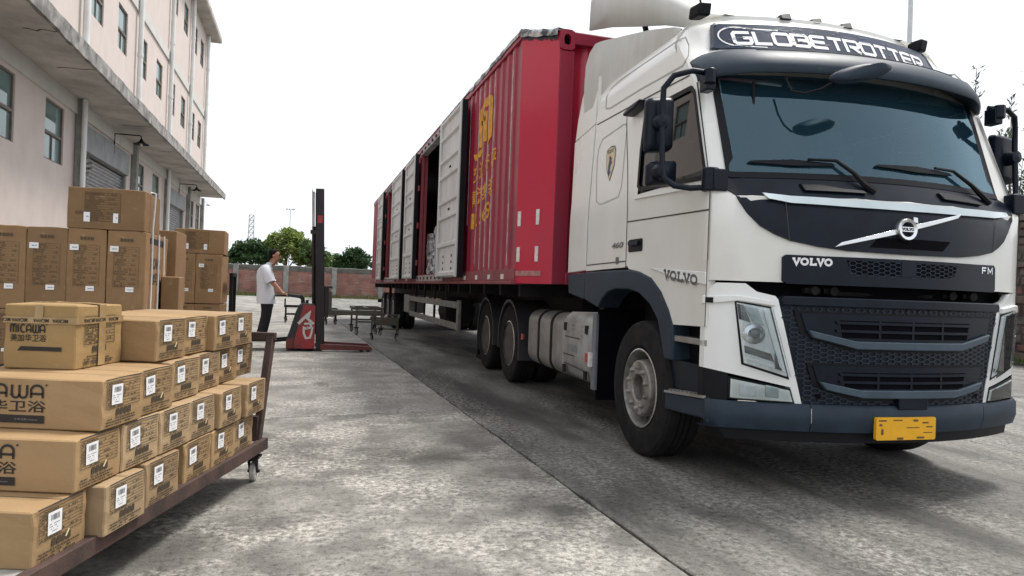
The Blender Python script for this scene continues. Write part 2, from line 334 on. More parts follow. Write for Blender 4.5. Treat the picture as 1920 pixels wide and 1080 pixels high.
    def mesh(s, name, m, smooth=True, angle=35):
        me = bpy.data.meshes.new(name); me.from_pydata(s.v, [], s.f); me.validate(verbose=False)
        bm = bmesh.new(); bm.from_mesh(me); bmesh.ops.recalc_face_normals(bm, faces=bm.faces); bm.to_mesh(me); bm.free()
        if smooth:
            me.polygons.foreach_set('use_smooth', [True] * len(me.polygons)); me.set_sharp_from_angle(angle=radians(angle))
        if m: me.materials.append(m)
        return me
    def build(s, name, m, parent=None, bevel=0, seg=2, smooth=True, angle=35):
        o = link(name, s.mesh(name, m, smooth, angle), None, parent)
        if bevel:
            b = o.modifiers.new('bevel', 'BEVEL'); b.width = bevel; b.segments = seg; b.limit_method = 'ANGLE'; b.angle_limit = radians(40)
        return o
def arc(cx, cy, r, a0, a1, n=8, ry=None):
    return [(cx + r * cos(radians(a0 + (a1 - a0) * i / n)), cy + (ry or r) * sin(radians(a0 + (a1 - a0) * i / n))) for i in range(n + 1)]
def rrect(x0, x1, y0, y1, r, n=4):
    return arc(x1 - r, y1 - r, r, 0, 90, n) + arc(x0 + r, y1 - r, r, 90, 180, n) + arc(x0 + r, y0 + r, r, 180, 270, n) + arc(x1 - r, y0 + r, r, 270, 360, n)
_txt = {}
def text_geo(body, bold=0.):
    k = (body, bold)
    if k not in _txt:
        cu = bpy.data.curves.new('t', 'FONT'); cu.body = body; cu.size = 1; cu.offset = bold; cu.resolution_u = 3
        o = bpy.data.objects.new('t', cu); COL.objects.link(o); dg = bpy.context.evaluated_depsgraph_get()
        me = bpy.data.meshes.new_from_object(o.evaluated_get(dg)); v = [tuple(p.co) for p in me.vertices]; f = [tuple(p.vertices) for p in me.polygons]
        bpy.data.objects.remove(o); bpy.data.meshes.remove(me); bpy.data.curves.remove(cu)
        if v:
            x0 = min(p[0] for p in v); x1 = max(p[0] for p in v); y0 = min(p[1] for p in v); y1 = max(p[1] for p in v)
            v = [((p[0] - x0) / (x1 - x0), (p[1] - y0) / (y1 - y0)) for p in v]
        _txt[k] = (v, f)
    return _txt[k]
def put_text(mb, body, u0, u1, v0, v1, fn, t, bold=0., skew=0.):
    v, f = text_geo(body, bold)
    return mb.add([fn(u0 + (u1 - u0) * a + skew * b, v0 + (v1 - v0) * b, t) for a, b in v], f)
# stroke letters on a unit cell
def _sq(): return None
STROKE = {
 'rM': [[(0, 0), (0, .75)] + arc(.25, .72, .25, 180, 0, 8, .28) + [(.5, 0)], [(.5, .72)] + arc(.75, .72, .25, 180, 0, 8, .28) + [(1, 0)]],
 'rI': [[(.5, 0), (.5, 1)]],
 'rC': [arc(.55, .5, .5, 50, 310, 14)],
 'rA': [[(0, 0), (0, .6)] + arc(.45, .58, .45, 180, 0, 10, .42) + [(.9, 0)], [(0, .33), (.9, .33)]],
 'rW': [[(0, 1), (0, .28)] + arc(.25, .28, .25, 180, 360, 8, .28) + [(.5, 1)], [(.5, .3)] + arc(.75, .28, .25, 180, 360, 8, .28) + [(1, 1)]],
 'G': [[(1, .92), (.12, .92), (0, .8), (0, .2), (.12, .08), (.9, .08), (1, .2), (1, .5), (.55, .5)]],
 'L': [[(.05, 1), (.05, .08), (1, .08)]],
 'O': [[(.12, .92), (.88, .92), (1, .8), (1, .2), (.88, .08), (.12, .08), (0, .2), (0, .8), (.12, .92)]],
 'B': [[(0, .08), (0, .92), (.85, .92), (.95, .82), (.95, .6), (.87, .52), (.3, .52)], [(.3, .52), (.9, .5), (1, .4), (1, .2), (.9, .08), (0, .08)]],
 'E': [[(1, .92), (.1, .92), (0, .82), (0, .18), (.1, .08), (1, .08)], [(0, .5), (.9, .5)]],
 'T': [[(0, .92), (1, .92)], [(.5, .92), (.5, 0)]],
 'R': [[(0, 0), (0, .92), (.88, .92), (1, .8), (1, .55), (.88, .44), (.25, .44)], [(.45, .44), (1, 0)]],
 'sV': [[(.1, 1), (.5, .02), (.9, 1)], [(-.08, .95), (.34, .95)], [(.66, .95), (1.08, .95)]],
 'sO': [arc(.5, .5, .46, 90, 450, 18)],
 'sL': [[(.3, 0), (.3, 1)], [(.08, .95), (.52, .95)], [(.08, .06), (.95, .06), (.95, .34)]],
}
def strokes(mb, keys, u0, u1, v0, v1, fn, t, w, gap=.25, widths=None, slant=0.):
    ws = widths or [1] * len(keys); tot = sum(ws) + gap * (len(keys) - 1); k = (u1 - u0) / tot; x = u0
    for key, cw in zip(keys, ws):
        for pl in STROKE[key]:
            P = [(x + a * cw * k + slant * b * (v1 - v0), v0 + b * (v1 - v0)) for a, b in pl]; cl = (Vector(P[0]) - Vector(P[-1])).length < 1e-6
            mb.ribbon(P[:-1] if cl else P, w, fn, t, closed=cl)
        x += (cw + gap) * k
    return mb

# ------------------------------------------------------------------ the tractor unit (local: x across, y rearwards, z up; origin under the front axle)
TR = thing('tractor_unit', (3.74, 4.85, 0), radians(-2.2), 'white three axle lorry tractor with blue grey bumper and lettered roof sign', 'truck')
ZT = [.40, 1.9, 1.93, 2.04, 2.75, 2.9, 3.03, 3.26, 3.34]; YT = [-1.34, -1.31, -1.27, -1.17, -.93, -.82, -.70, -.57, -.45]
def interp(z, xs, ys):
    if z <= xs[0]: return ys[0]
    for i in range(len(xs) - 1):
        if z <= xs[i + 1]: return ys[i] + (ys[i + 1] - ys[i]) * (z - xs[i]) / (xs[i + 1] - xs[i])
    return ys[-1]
XSZ = [1.3, 1.95, 2.7, 2.95, 3.1, 3.2, 3.28, 3.34, 3.37]; XSX = [1.25, 1.25, 1.21, 1.20, 1.185, 1.14, 1.06, .95, .8]
def xsf(z): return interp(z, XSZ, XSX)
YEZ = [1.3, 1.93, 2.045, 2.25, 2.5, 2.7, 2.76, 2.9, 3.03]; YEY = [-1.0, -1.01, -.945, -.865, -.765, -.685, -.66, -.555, -.43]
def yf(x, z):
    a = abs(x); b = interp(z, ZT, YT)
    if a <= 1.07 or z > 3.03: return b + .2 * x * x
    s_ = min(1.15, (a - 1.07) / (xsf(z) - 1.07)); return b + .229 + (interp(z, YEZ, YEY) - b - .229) * s_ ** 1.6
def fr(x, z, t): return (x, yf(x, z) - t, z)                 # front skin, t = proud of it
def frl(x, z, t): return (x, -1.34 + .2 * x * x + (0 if abs(x) < 1.14 else (abs(x) - 1.14) ** 2 * 4.5) - t, z)
def sdL(y, z, t): return (-max(1.12, xsf(z)) - t, y, z)
def sdR(y, z, t): return (max(1.12, xsf(z)) + t, y, z)
levels = [1.36, 1.48, 1.7, 1.9, 1.93, 2.045, 2.25, 2.5, 2.70, 2.76, 2.83, 2.9, 2.97, 3.03, 3.1, 3.15, 3.2, 3.24, 3.28, 3.315, 3.345, 3.37]
FX = [-.985, -.955, -.90, -.86, -.6, -.3, 0, .3, .6, .86, .90, .955, .985]
def ring(z):
    xs = xsf(z); e = lambda q: yf(q, z)
    ye = e(xs) + .012; wf = min(.0, -.92 + (z - 2.045) * .40) if 2.0 < z < 2.8 else ye + .06
    ys = [1.2, .32, .12, -.35, max(wf, ye + .012), ye]
    L = [(-xs, y, z) for y in ys]; F = [(xs * q, e(xs * q), z) for q in FX]; R_ = [(xs, y, z) for y in reversed(ys)]
    return L + F + R_
rings = [ring(z) for z in levels]; NR = len(rings[0]); nl = 6; nf = len(FX)
mb = MB(); mb.v = [p for r in rings for p in r]
for i in range(len(levels) - 1):
    z0, z1 = levels[i], levels[i + 1]; zm = (z0 + z1) / 2
    for k in range(NR - 1):
        front = nl - 1 <= k <= nl + nf - 1
        if zm < 1.48 and not front: continue
        if 2.045 < zm < 2.76 and nl + 3 <= k < nl + nf - 4: continue                   # windscreen opening
        if 2.045 < zm < 2.70 and (2 <= k < 4 or NR - 5 <= k < NR - 3): continue        # door windows
        mb.f.append([i * NR + k, i * NR + k + 1, (i + 1) * NR + k + 1, (i + 1) * NR + k])
top = len(levels) - 1
for k in range(NR // 2 - 1): mb.f.append([top * NR + k, top * NR + k + 1, top * NR + NR - 2 - k, top * NR + NR - 1 - k])
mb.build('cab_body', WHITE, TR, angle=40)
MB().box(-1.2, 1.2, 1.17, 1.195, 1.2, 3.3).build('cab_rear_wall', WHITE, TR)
# interior
mb = MB(); mb.box(-1.18, 1.18, -1.0, 1.16, 1.5, 1.53)
for s_ in (-1, 1): mb.box(*sorted((s_ * 1.15, s_ * 1.17)), .14, 1.16, 1.53, 2.74); mb.box(*sorted((s_ * 1.15, s_ * 1.17)), -.86, .14, 1.53, 2.03); mb.box(*sorted((s_ * 1.15, s_ * 1.17)), -.60, .14, 2.705, 2.755)
mb.box(-1.18, 1.18, .9, 1.14, 1.53, 2.7); mb.box(-1.15, 1.15, -.6, 1.15, 2.76, 2.79)
mb.conform([(-1.06, 1.55), (1.06, 1.55), (1.06, 2.0), (-1.06, 2.0)], lambda x, z, t: (x, -1.02 + .2 * x * x + t, z), 0, .40, .15)
mb.build('cab_lining', INTERIOR, TR)
for sx in (-.58, .58):
    mb = MB(); mb.box(sx - .24, sx + .24, -.25, .25, 1.75, 1.95).box(sx - .23, sx + .23, .15, .30, 1.9, 2.55).box(sx - .13, sx + .13, .16, .27, 2.55, 2.74)
    mb.build('driver_seat', SEATC, TR, bevel=.04)
mb = MB(); mb.tube([(.55 + .22 * cos(a), -.52 - .10 * sin(a) * .8, 2.08 + .17 * sin(a)) for a in [2 * pi * i / 20 for i in range(21)]], .016, 6, False)
mb.tube([(.55, -.45, 2.06), (.55, -.70, 1.85)], .03, 8); mb.bar((.34, -.5, 2.07), (.76, -.5, 2.07), .03, .05)
mb.build('steering_wheel', INTERIOR, TR)
mb = MB(); mb.add([(-.15, -.86, 2.004), (.10, -.88, 2.004), (.13, -.70, 2.004), (-.12, -.68, 2.004)], [(0, 1, 2, 3)]); mb.build('dash_papers', LABELW, TR, smooth=False)
# windscreen
mb = MB(); us = [-1.09 + 2.18 * i / 20 for i in range(21)]; mb.grid(lambda x, z: fr(x, z, .012), us, [2.03, 2.2, 2.4, 2.6, 2.78]); wsc = mb.build('windscreen', WSGLASS, TR)
mb = MB()
for s_ in (-1, 1): mb.conform([(s_ * 1.045, 2.04), (s_ * 1.10, 2.04), (s_ * 1.10, 2.78), (s_ * 1.06, 2.78)] if s_ > 0 else [(-1.10, 2.04), (-1.045, 2.04), (-1.06, 2.78), (-1.10, 2.78)], fr, 0, .018, .03, .1)
mb.conform([(-1.1, 2.035), (1.1, 2.035), (1.1, 2.075), (-1.1, 2.075)], fr, 0, .02, .1)
mb.build('windscreen_seal', BLACK, TR)
# dark rounded plate hanging on a thin stalk behind the glass
mb = MB(); mb.tube([(-.86, -.84, 2.72), (-.86, -.86, 2.36)], .010, 6); mb.conform(rrect(-.91, -.81, 2.21, 2.37, .035), lambda x, z, t: (x, -.87 - t, z), -.02, .03, None)
mb.build('inner_mirror', BLACK, TR)
# dark hood panel under the screen
hood = [(-1.19, 1.965), (-1.13, 1.93), (-1.09, 1.865), (-1.04, 1.79), (-.965, 1.71), (-.88, 1.66), (-.79, 1.622), (-.62, 1.59), (-.43, 1.57), (0, 1.562)]
hood = hood + [(-x, z) for x, z in reversed(hood[:-1])]
mb = MB(); mb.conform([(p[0], p[1]) for p in hood] + [(1.10, 2.045), (-1.10, 2.045)], fr, 0, .014, .06, .12); mb.build('hood_panel', NAVY, TR)
mb = MB(); mb.ribbon([(-.80, 1.625), (-.83, 1.89)], .006, fr, .0155); mb.build('hood_seam', SEAM, TR); mb = MB(); mb.ribbon([(.80, 1.625), (.83, 1.89)], .006, fr, .0155)
mb.build('hood_seam', SEAM, TR)
mb = MB(); mb.conform([(-.95, 1.925), (-.93, 1.885), (-.80, 1.86), (-.4, 1.846), (0, 1.842), (.4, 1.846), (.80, 1.86), (.98, 1.885), (1.04, 1.925), (.8, 1.905), (.4, 1.893), (0, 1.889), (-.4, 1.893), (-.8, 1.905)], fr, .01, .026, .05)
mb.build('silver_stripe', SILVERPAINT, TR)
mb = MB(); mb.conform([(-.30, 1.60), (.26, 1.60), (.33, 1.665), (-.24, 1.665)], fr, .012, .017, .1); mb.build('hood_intake', DEEP, TR)
# emblem: diagonal bar, ring, arrow
LC = (-.06, 1.722)
mb = MB(); dx, dz = .43, .115
for a, b in ((-1, -.16), (.16, 1)):
    nx, nz_ = -dz / math.hypot(dx, dz) * .017, dx / math.hypot(dx, dz) * .017
    p, q = (LC[0] + dx * a, LC[1] + dz * a), (LC[0] + dx * b, LC[1] + dz * b)
    mb.conform([(p[0] + nx, p[1] + nz_), (p[0] - nx - (.05 if a < 0 else 0), p[1] - nz_), (q[0] - nx, q[1] - nz_), (q[0] + nx + (.05 if b > .5 else 0), q[1] + nz_)], fr, .012, .035, .08)
mb.build('emblem_bar', CHROME, TR, bevel=.004)
mb = MB(); n = 32
vs = []
for rr, tt in ((.045, .014), (.048, .05), (.066, .056), (.072, .045), (.072, .014)):
    vs.append([fr(LC[0] + rr * cos(2 * pi * k / n), LC[1] + rr * sin(2 * pi * k / n), tt) for k in range(n)])
mb.add([p for r in vs for p in r], [(i * n + k, i * n + (k + 1) % n, (i + 1) * n + (k + 1) % n, (i + 1) * n + k) for i in range(4) for k in range(n)])
mb.conform([(LC[0] - .052, LC[1] - .014), (LC[0] + .052, LC[1] - .014), (LC[0] + .052, LC[1] + .016), (LC[0] - .052, LC[1] + .016)], fr, .014, .05, None)
mb.conform([(LC[0] + .042, LC[1] + .05), (LC[0] + .075, LC[1] + .045), (LC[0] + .072, LC[1] + .078), (LC[0] + .04, LC[1] + .08)], fr, .014, .05, None)
em = mb.build('emblem_ring', CHROME, TR)
mb = MB(); strokes(mb, ['sV', 'sO', 'sL', 'sV', 'sO'], LC[0] - .044, LC[0] + .044, LC[1] - .008, LC[1] + .010, fr, .0515, .004, .15); mb.build('lettering', INK, em)
# VOLVO / FM panel
mb = MB(); mb.conform([(-.835, 1.52), (-.815, 1.535), (-.6, 1.532), (.6, 1.532), (.815, 1.537), (.835, 1.52), (.835, 1.37), (.81, 1.352), (-.81, 1.352), (-.835, 1.37)], fr, 0, .016, .08)
bp_ = mb.build('badge_panel', NAVY, TR)
mb = MB(); strokes(mb, ['sV', 'sO', 'sL', 'sV', 'sO'], -.78, -.545, 1.474, 1.514, fr, .0185, .013, .14); mb.build('lettering', LABELW, bp_)
mb = MB(); W2 = .007
for P in ([(.665, 1.474), (.665, 1.514), (.712, 1.514)], [(.665, 1.496), (.704, 1.496)], [(.735, 1.474), (.735, 1.516), (.762, 1.486), (.79, 1.516), (.79, 1.474)]): mb.ribbon(P, .009, fr, .0185)
mb.build('lettering', CHROME, bp_)
def hexes(mb, u0, u1, v0, v1, inside, t, w=.056, h=.030, st=.006, fn=fr):
    r = 0; z = v0
    while z < v1:
        x = u0 + (w * .75 if r % 2 else 0)
        while x < u1:
            if inside(x, z):
                P = [(x + w * .5 * cos(a) * 1.0, z + h * .58 * sin(a)) for a in [pi / 3 * k for k in range(6)]]
                mb.ribbon(P, st, fn, t, closed=True)
            x += w * 1.5
        z += h * .5; r += 1
def inpoly(P):
    def f(x, y):
        c = False; j = len(P) - 1
        for i in range(len(P)):
            if (P[i][1] > y) != (P[j][1] > y) and x < (P[j][0] - P[i][0]) * (y - P[i][1]) / (P[j][1] - P[i][1]) + P[i][0]: c = not c
            j = i
        return c
    return f
ph = [(-.45, 1.512), (.40, 1.512), (.37, 1.445), (.31, 1.425), (-.37, 1.425), (-.42, 1.445)]
mb = MB(); mb.conform(ph, fr, .010, .0175, .1); pin = mb.build('intake_recess', DEEP, bp_)
mb = MB(); hexes(mb, -.45, .40, 1.43, 1.505, lambda x, z: inpoly(ph)(x, z) and abs(x + .025) > .04, .019, .052, .026, .0045); tag(mb.build('honeycomb_mesh', BUMPER, bp_, smooth=False), kind='stuff')
mb = MB(); mb.conform([(-.075, 1.425), (.03, 1.425), (.03, 1.512), (-.075, 1.512)], fr, .01, .022, None); mb.build('intake_divider', NAVY, bp_)
# dark slot between cab and lower grille: pipes and hinge pins
mb = MB(); mb.conform([(-1.15, 1.20), (1.15, 1.20), (1.15, 1.42), (-1.15, 1.42)], frl, -.16, -.12, .15); mb.build('slot_backing', DEEP, TR)
mb = MB(); mb.tube([(-.45, -1.20, 1.30), (.30, -1.20, 1.305)], .014, 6)
for x in (-.62, -.48, .45, .62): mb.tube([(x - .05, -1.18, 1.315), (x + .05, -1.2, 1.315)], .022, 8); mb.tube([(x, -1.23, 1.315), (x, -1.14, 1.32)], .03, 8)
mb.build('hinge_pins', CHASSIS, TR)
# lower grille
gp = [(-.87, 1.245), (-.845, 1.272), (.845, 1.272), (.87, 1.245), (.715, .615), (.69, .585), (.58, .565), (-.58, .565), (-.69, .585), (-.715, .615)]
mb = MB(); mb.conform(gp, frl, -.10, 0, .1); gr = mb.build('grille', NAVY, TR)
mb = MB(); mb.conform([(-.855, 1.25), (-.84, 1.275), (.84, 1.275), (.855, 1.25), (.845, 1.215), (-.845, 1.215)], frl, -.02, .03, .08); mb.build('grille_top_lip', NAVY, gr, bevel=.008)
i1 = [(-.735, 1.172), (.735, 1.172), (.70, 1.06), (.62, 1.02), (.40, .955), (-.40, .955), (-.62, 1.02), (-.70, 1.06)]
i2 = [(-.655, .848), (.655, .848), (.62, .745), (.55, .71), (.36, .65), (-.36, .65), (-.55, .71), (-.62, .745)]
hx = MB(); p1, p2, pg = inpoly([(x * 1.06, z + (.02 if z > 1.1 else -.02)) for x, z in i1]), inpoly([(x * 1.06, z + (.02 if z > .8 else -.02)) for x, z in i2]), inpoly([(x * .96, z) for x, z in gp])
hexes(hx, -.9, .9, .60, 1.21, lambda x, z: pg(x, z) and not p1(x, z) and not p2(x, z), .008, .060, .030, .006, frl)
tag(hx.build('honeycomb_mesh', mat('honeycomb_edge', (.020, .030, .045), .4, var=.2, spec=.3), gr, smooth=False), kind='stuff')
for ip, zt, za, sl_ in ((i1, 1.14, 1.0, 3), (i2, .82, .70, 2)):
    mb = MB(); mb.conform([(x * 1.05, z + (.014 if z > zt - .05 else -.012)) for x, z in ip], frl, 0, .012, .1); mb.build('insert_frame', BLACK, gr)
    mb = MB(); mb.conform(ip, frl, .008, .020, .1); mb.build('insert_panel', NAVY, gr)
    h0, h1 = (.985, 1.135) if sl_ == 3 else (.675, .812)
    w0 = .47 if sl_ == 3 else .44
    mb = MB(); mb.conform([(-w0, h0), (w0, h0), (w0 + .03, h1), (-w0 - .03, h1)], frl, .014, .0225, .1); mb.build('insert_opening', DEEP, gr)
    for k in range(3):
        z = h0 + (h1 - h0) * (.22 + .34 * k)
        mb = MB(); mb.conform([(-w0 - .05, z - .008), (w0 + .05, z - .008), (w0 + .06, z + .008), (-w0 - .06, z + .008)], frl, .02, .034, .1); mb.build('slat', NAVY, gr)
    for x in (-.24, 0, .24):
        mb = MB(); mb.conform([(x - .008, h0), (x + .008, h0), (x + .008, h1), (x - .008, h1)], frl, .018, .030, None); mb.build('slat_support', NAVY, gr)
b1 = [(-.70, 1.068), (-.41, 1.008), (.41, 1.008), (.70, 1.068), (.675, 1.022), (.40, .958), (-.40, .958), (-.675, 1.022)]
b2 = [(-.625, .752), (-.37, .706), (.37, .706), (.625, .752), (.585, .70), (.35, .655), (-.35, .655), (-.585, .70)]
for b in (b1, b2): mb = MB(); mb.conform(b, frl, .02, .052, .08); mb.build('grille_bar', BARBLUE, gr, bevel=.006)
mb = MB(); mb.conform([(-.10, .585), (.12, .585), (.12, .665), (.10, .685), (-.08, .685), (-.10, .665)], frl, 0, .045, None); mb.build('tow_cover', NAVY, gr, bevel=.006)
for x in (-.61, .61):
    mb = MB(); mb.add([frl(x + .016 * cos(k * pi / 6), .655 + .016 * sin(k * pi / 6), .0125) for k in range(12)], [tuple(range(12))]); mb.build('tow_hole', DEEP, gr, smooth=False)
# corner panels with lamps
cp = [(-1.245, 1.20), (-1.235, 1.30), (-1.20, 1.345), (-1.05, 1.345), (-.985, 1.295), (-.88, 1.272), (-.862, 1.25), (-.705, .60), (-.745, .598), (-.775, .705), (-1.245, .80)]
hp = [(-1.11, 1.235), (-.905, 1.203), (-.785, .752), (-1.06, .835)]
fp = [(-1.13, .757), (-.775, .697), (-.745, .603), (-1.13, .613)]
for s_ in (-1, 1):
    mm = lambda P: [(-s_ * x, z) for x, z in (P if s_ < 0 else reversed(P))]
    mb = MB(); mb.conform(mm(cp), frl, -.05, .006, .05, .15); cpo = mb.build('corner_panel', WHITE_CLEAN, TR, bevel=.004)
    # swept blade above the lamp, running onto the flank
    mb = MB(); mb.conform(mm([(-1.262, 1.205), (-1.262, 1.262), (-1.1, 1.272), (-.90, 1.245), (-.89, 1.205), (-1.1, 1.232)]), frl, 0, .03, .05); mb.build('lamp_brow', WHITE_CLEAN, cpo, bevel=.008)
    mb = MB(); mb.conform(mm([(-1.255, 1.215), (-1.255, 1.25), (-1.225, 1.25), (-1.225, 1.215)]), frl, .012, .034, None); mb.build('side_marker', BLACK, cpo)
    hl = MB(); hl.conform(mm(hp), frl, .002, .010, .05); hl = hl.build('headlight', BLACK, TR)
    ins = [(-1.10, 1.222), (-.915, 1.192), (-.80, .772), (-1.048, .845)]
    mb = MB(); mb.conform(mm(ins), frl, .009, .0125, .05, .06); mb.build('reflector_bowl', LAMPIN, hl)
    mb = MB(); mb.conform(mm([(-1.055, 1.20), (-.985, 1.19), (-.945, 1.08), (-1.01, 1.105)]), frl, .012, .02, None); mb.build('upper_reflector', LAMPGREY, hl)
    mb = MB(); mb.conform(mm([(-1.098, 1.215), (-1.063, 1.208), (-1.02, 1.10), (-1.085, 1.12)]), frl, .012, .018, None); mb.build('dark_facet', mat('lamp_dark', (.07, .075, .075), .2, .3, var=.6, scale=18), hl); mb = MB(); mb.conform(mm([(-1.05, .955), (-.90, .91), (-.88, .86), (-1.045, .91)]), frl, .012, .018, None); mb.build('dark_facet', mat('lamp_dark', (.07, .075, .075), .2, .3, var=.6, scale=18), hl)
    mb = MB(); cx, cz = -s_ * -1.0, 1.03
    for r0, r1, t0, t1 in ((.040, .062, .032, .022), (.062, .066, .022, .012), (.028, .040, .022, .032)):
        k0 = [frl(cx + r0 * cos(k * pi / 12), cz + r0 * sin(k * pi / 12), t0) for k in range(24)] + [frl(cx + r1 * cos(k * pi / 12), cz + r1 * sin(k * pi / 12), t1) for k in range(24)]
        mb.add(k0, [(k, (k + 1) % 24, 24 + (k + 1) % 24, 24 + k) for k in range(24)])
    mb.build('projector_ring', CHROME, hl)
    mb = MB(); mb.add([frl(cx + .028 * cos(k * pi / 10), cz + .028 * sin(k * pi / 10), .030) for k in range(20)] + [frl(cx, cz, .044)], [(k, (k + 1) % 20, 20) for k in range(20)]); mb.build('projector_lens', mat('projector_glass', (.03, .045, .055), .05, 0, var=.2, coat=1), hl)
    mb = MB(); mb.conform(mm([(-.955, 1.185), (-.93, 1.18), (-.83, .83), (-1.03, .885), (-1.035, .868), (-.815, .80), (-.852, .83), (-.94, 1.13)]), frl, .012, .026, .04); mb.build('light_guide', mat('drl_white', (.75, .78, .78), .25, .2, var=.1), hl)
    mb = MB(); mb.conform(mm([(x, z) for x, z in ins]), frl, .046, .050, .05, .06); mb.build('lens', CLEAR, hl)
    fo = MB(); fo.conform(mm(fp), frl, -.03, .008, .06); fo = fo.build('fog_lamp', BLACK, TR, bevel=.004)
    fi = [(-1.117, .742), (-.785, .686), (-.765, .616), (-1.117, .625)]
    mb = MB(); mb.conform(mm(fi), frl, .008, .013, .06); mb.build('lamp_housing', mat('fog_white', (.66, .68, .64), .35, .15, var=.15, scale=8), fo)
    for q, (x0, x1) in enumerate(((-1.07, -.98), (-.925, -.85))):
        mb = MB(); mb.conform(mm([(x0, .64), (x1, .635), (x1, .70), (x0, .715)]), frl, .013, .024, None); mb.build('lamp_facet', LAMPIN if q == 0 else LAMPGREY, fo, bevel=.006)
    mb = MB(); mb.conform(mm(fi), frl, .028, .031, .06); mb.build('lens', CLEAR, fo)
    mb = MB(); mb.conform(mm([(-1.245, .60), (-1.245, .80), (-1.13, .775), (-1.13, .60)]), frl, -.06, 0, .04); mb.build('corner_filler', BLACK, TR)
# bumper in three sections
for x0, x1 in ((-1.245, -.667), (-.663, .663), (.667, 1.245)):
    mb = MB(); N = 14; us = [x0 + (x1 - x0) * i / N for i in range(N + 1)]
    sec = [(.598, .0), (.606, .045), (.585, .068), (.50, .072), (.435, .05), (.425, .02), (.43, -.05)]
    mb.grid(lambda u, k: frl(u, sec[int(k)][0], sec[int(k)][1] - .03), us, range(len(sec)))
    mb.build('bumper_section', BUMPER, TR, angle=50)
mb = MB(); mb.conform([(-1.12, .36), (1.12, .36), (1.16, .44), (-1.16, .44)], frl, -.25, -.03, .1); mb.build('bumper_underside', BLACK, TR)
# number plate, characters worn to smudges
mb = MB(); mb.conform(rrect(-.225, .225, .398, .540, .012), lambda x, z, t: (x - .045, -1.365 - t, z), 0, .022, None); pl = mb.build('number_plate', PLATE, TR)
mb = MB()
for x0, x1, z0, z1 in ((-.21, -.15, .515, .525), (-.10, -.03, .518, .526), (.05, .09, .512, .527), (.12, .17, .50, .51), (-.19, -.17, .43, .47), (-.07, -.02, .40, .415), (.08, .14, .405, .418), (.13, .20, .44, .446), (.00, .10, .472, .478), (-.205, -.18, .485, .50), (.15, .2, .475, .483)):
    mb.add([(x - .045, -1.3875, z) for x, z in rrect(x0, x1, z0, z1, min(x1 - x0, z1 - z0) * .45)], [tuple(range(20))])
tag(mb.build('smudged_characters', mat('smudge_ink', (.16, .085, .02), .6, var=.4, scale=60), pl, smooth=False), kind='stuff')
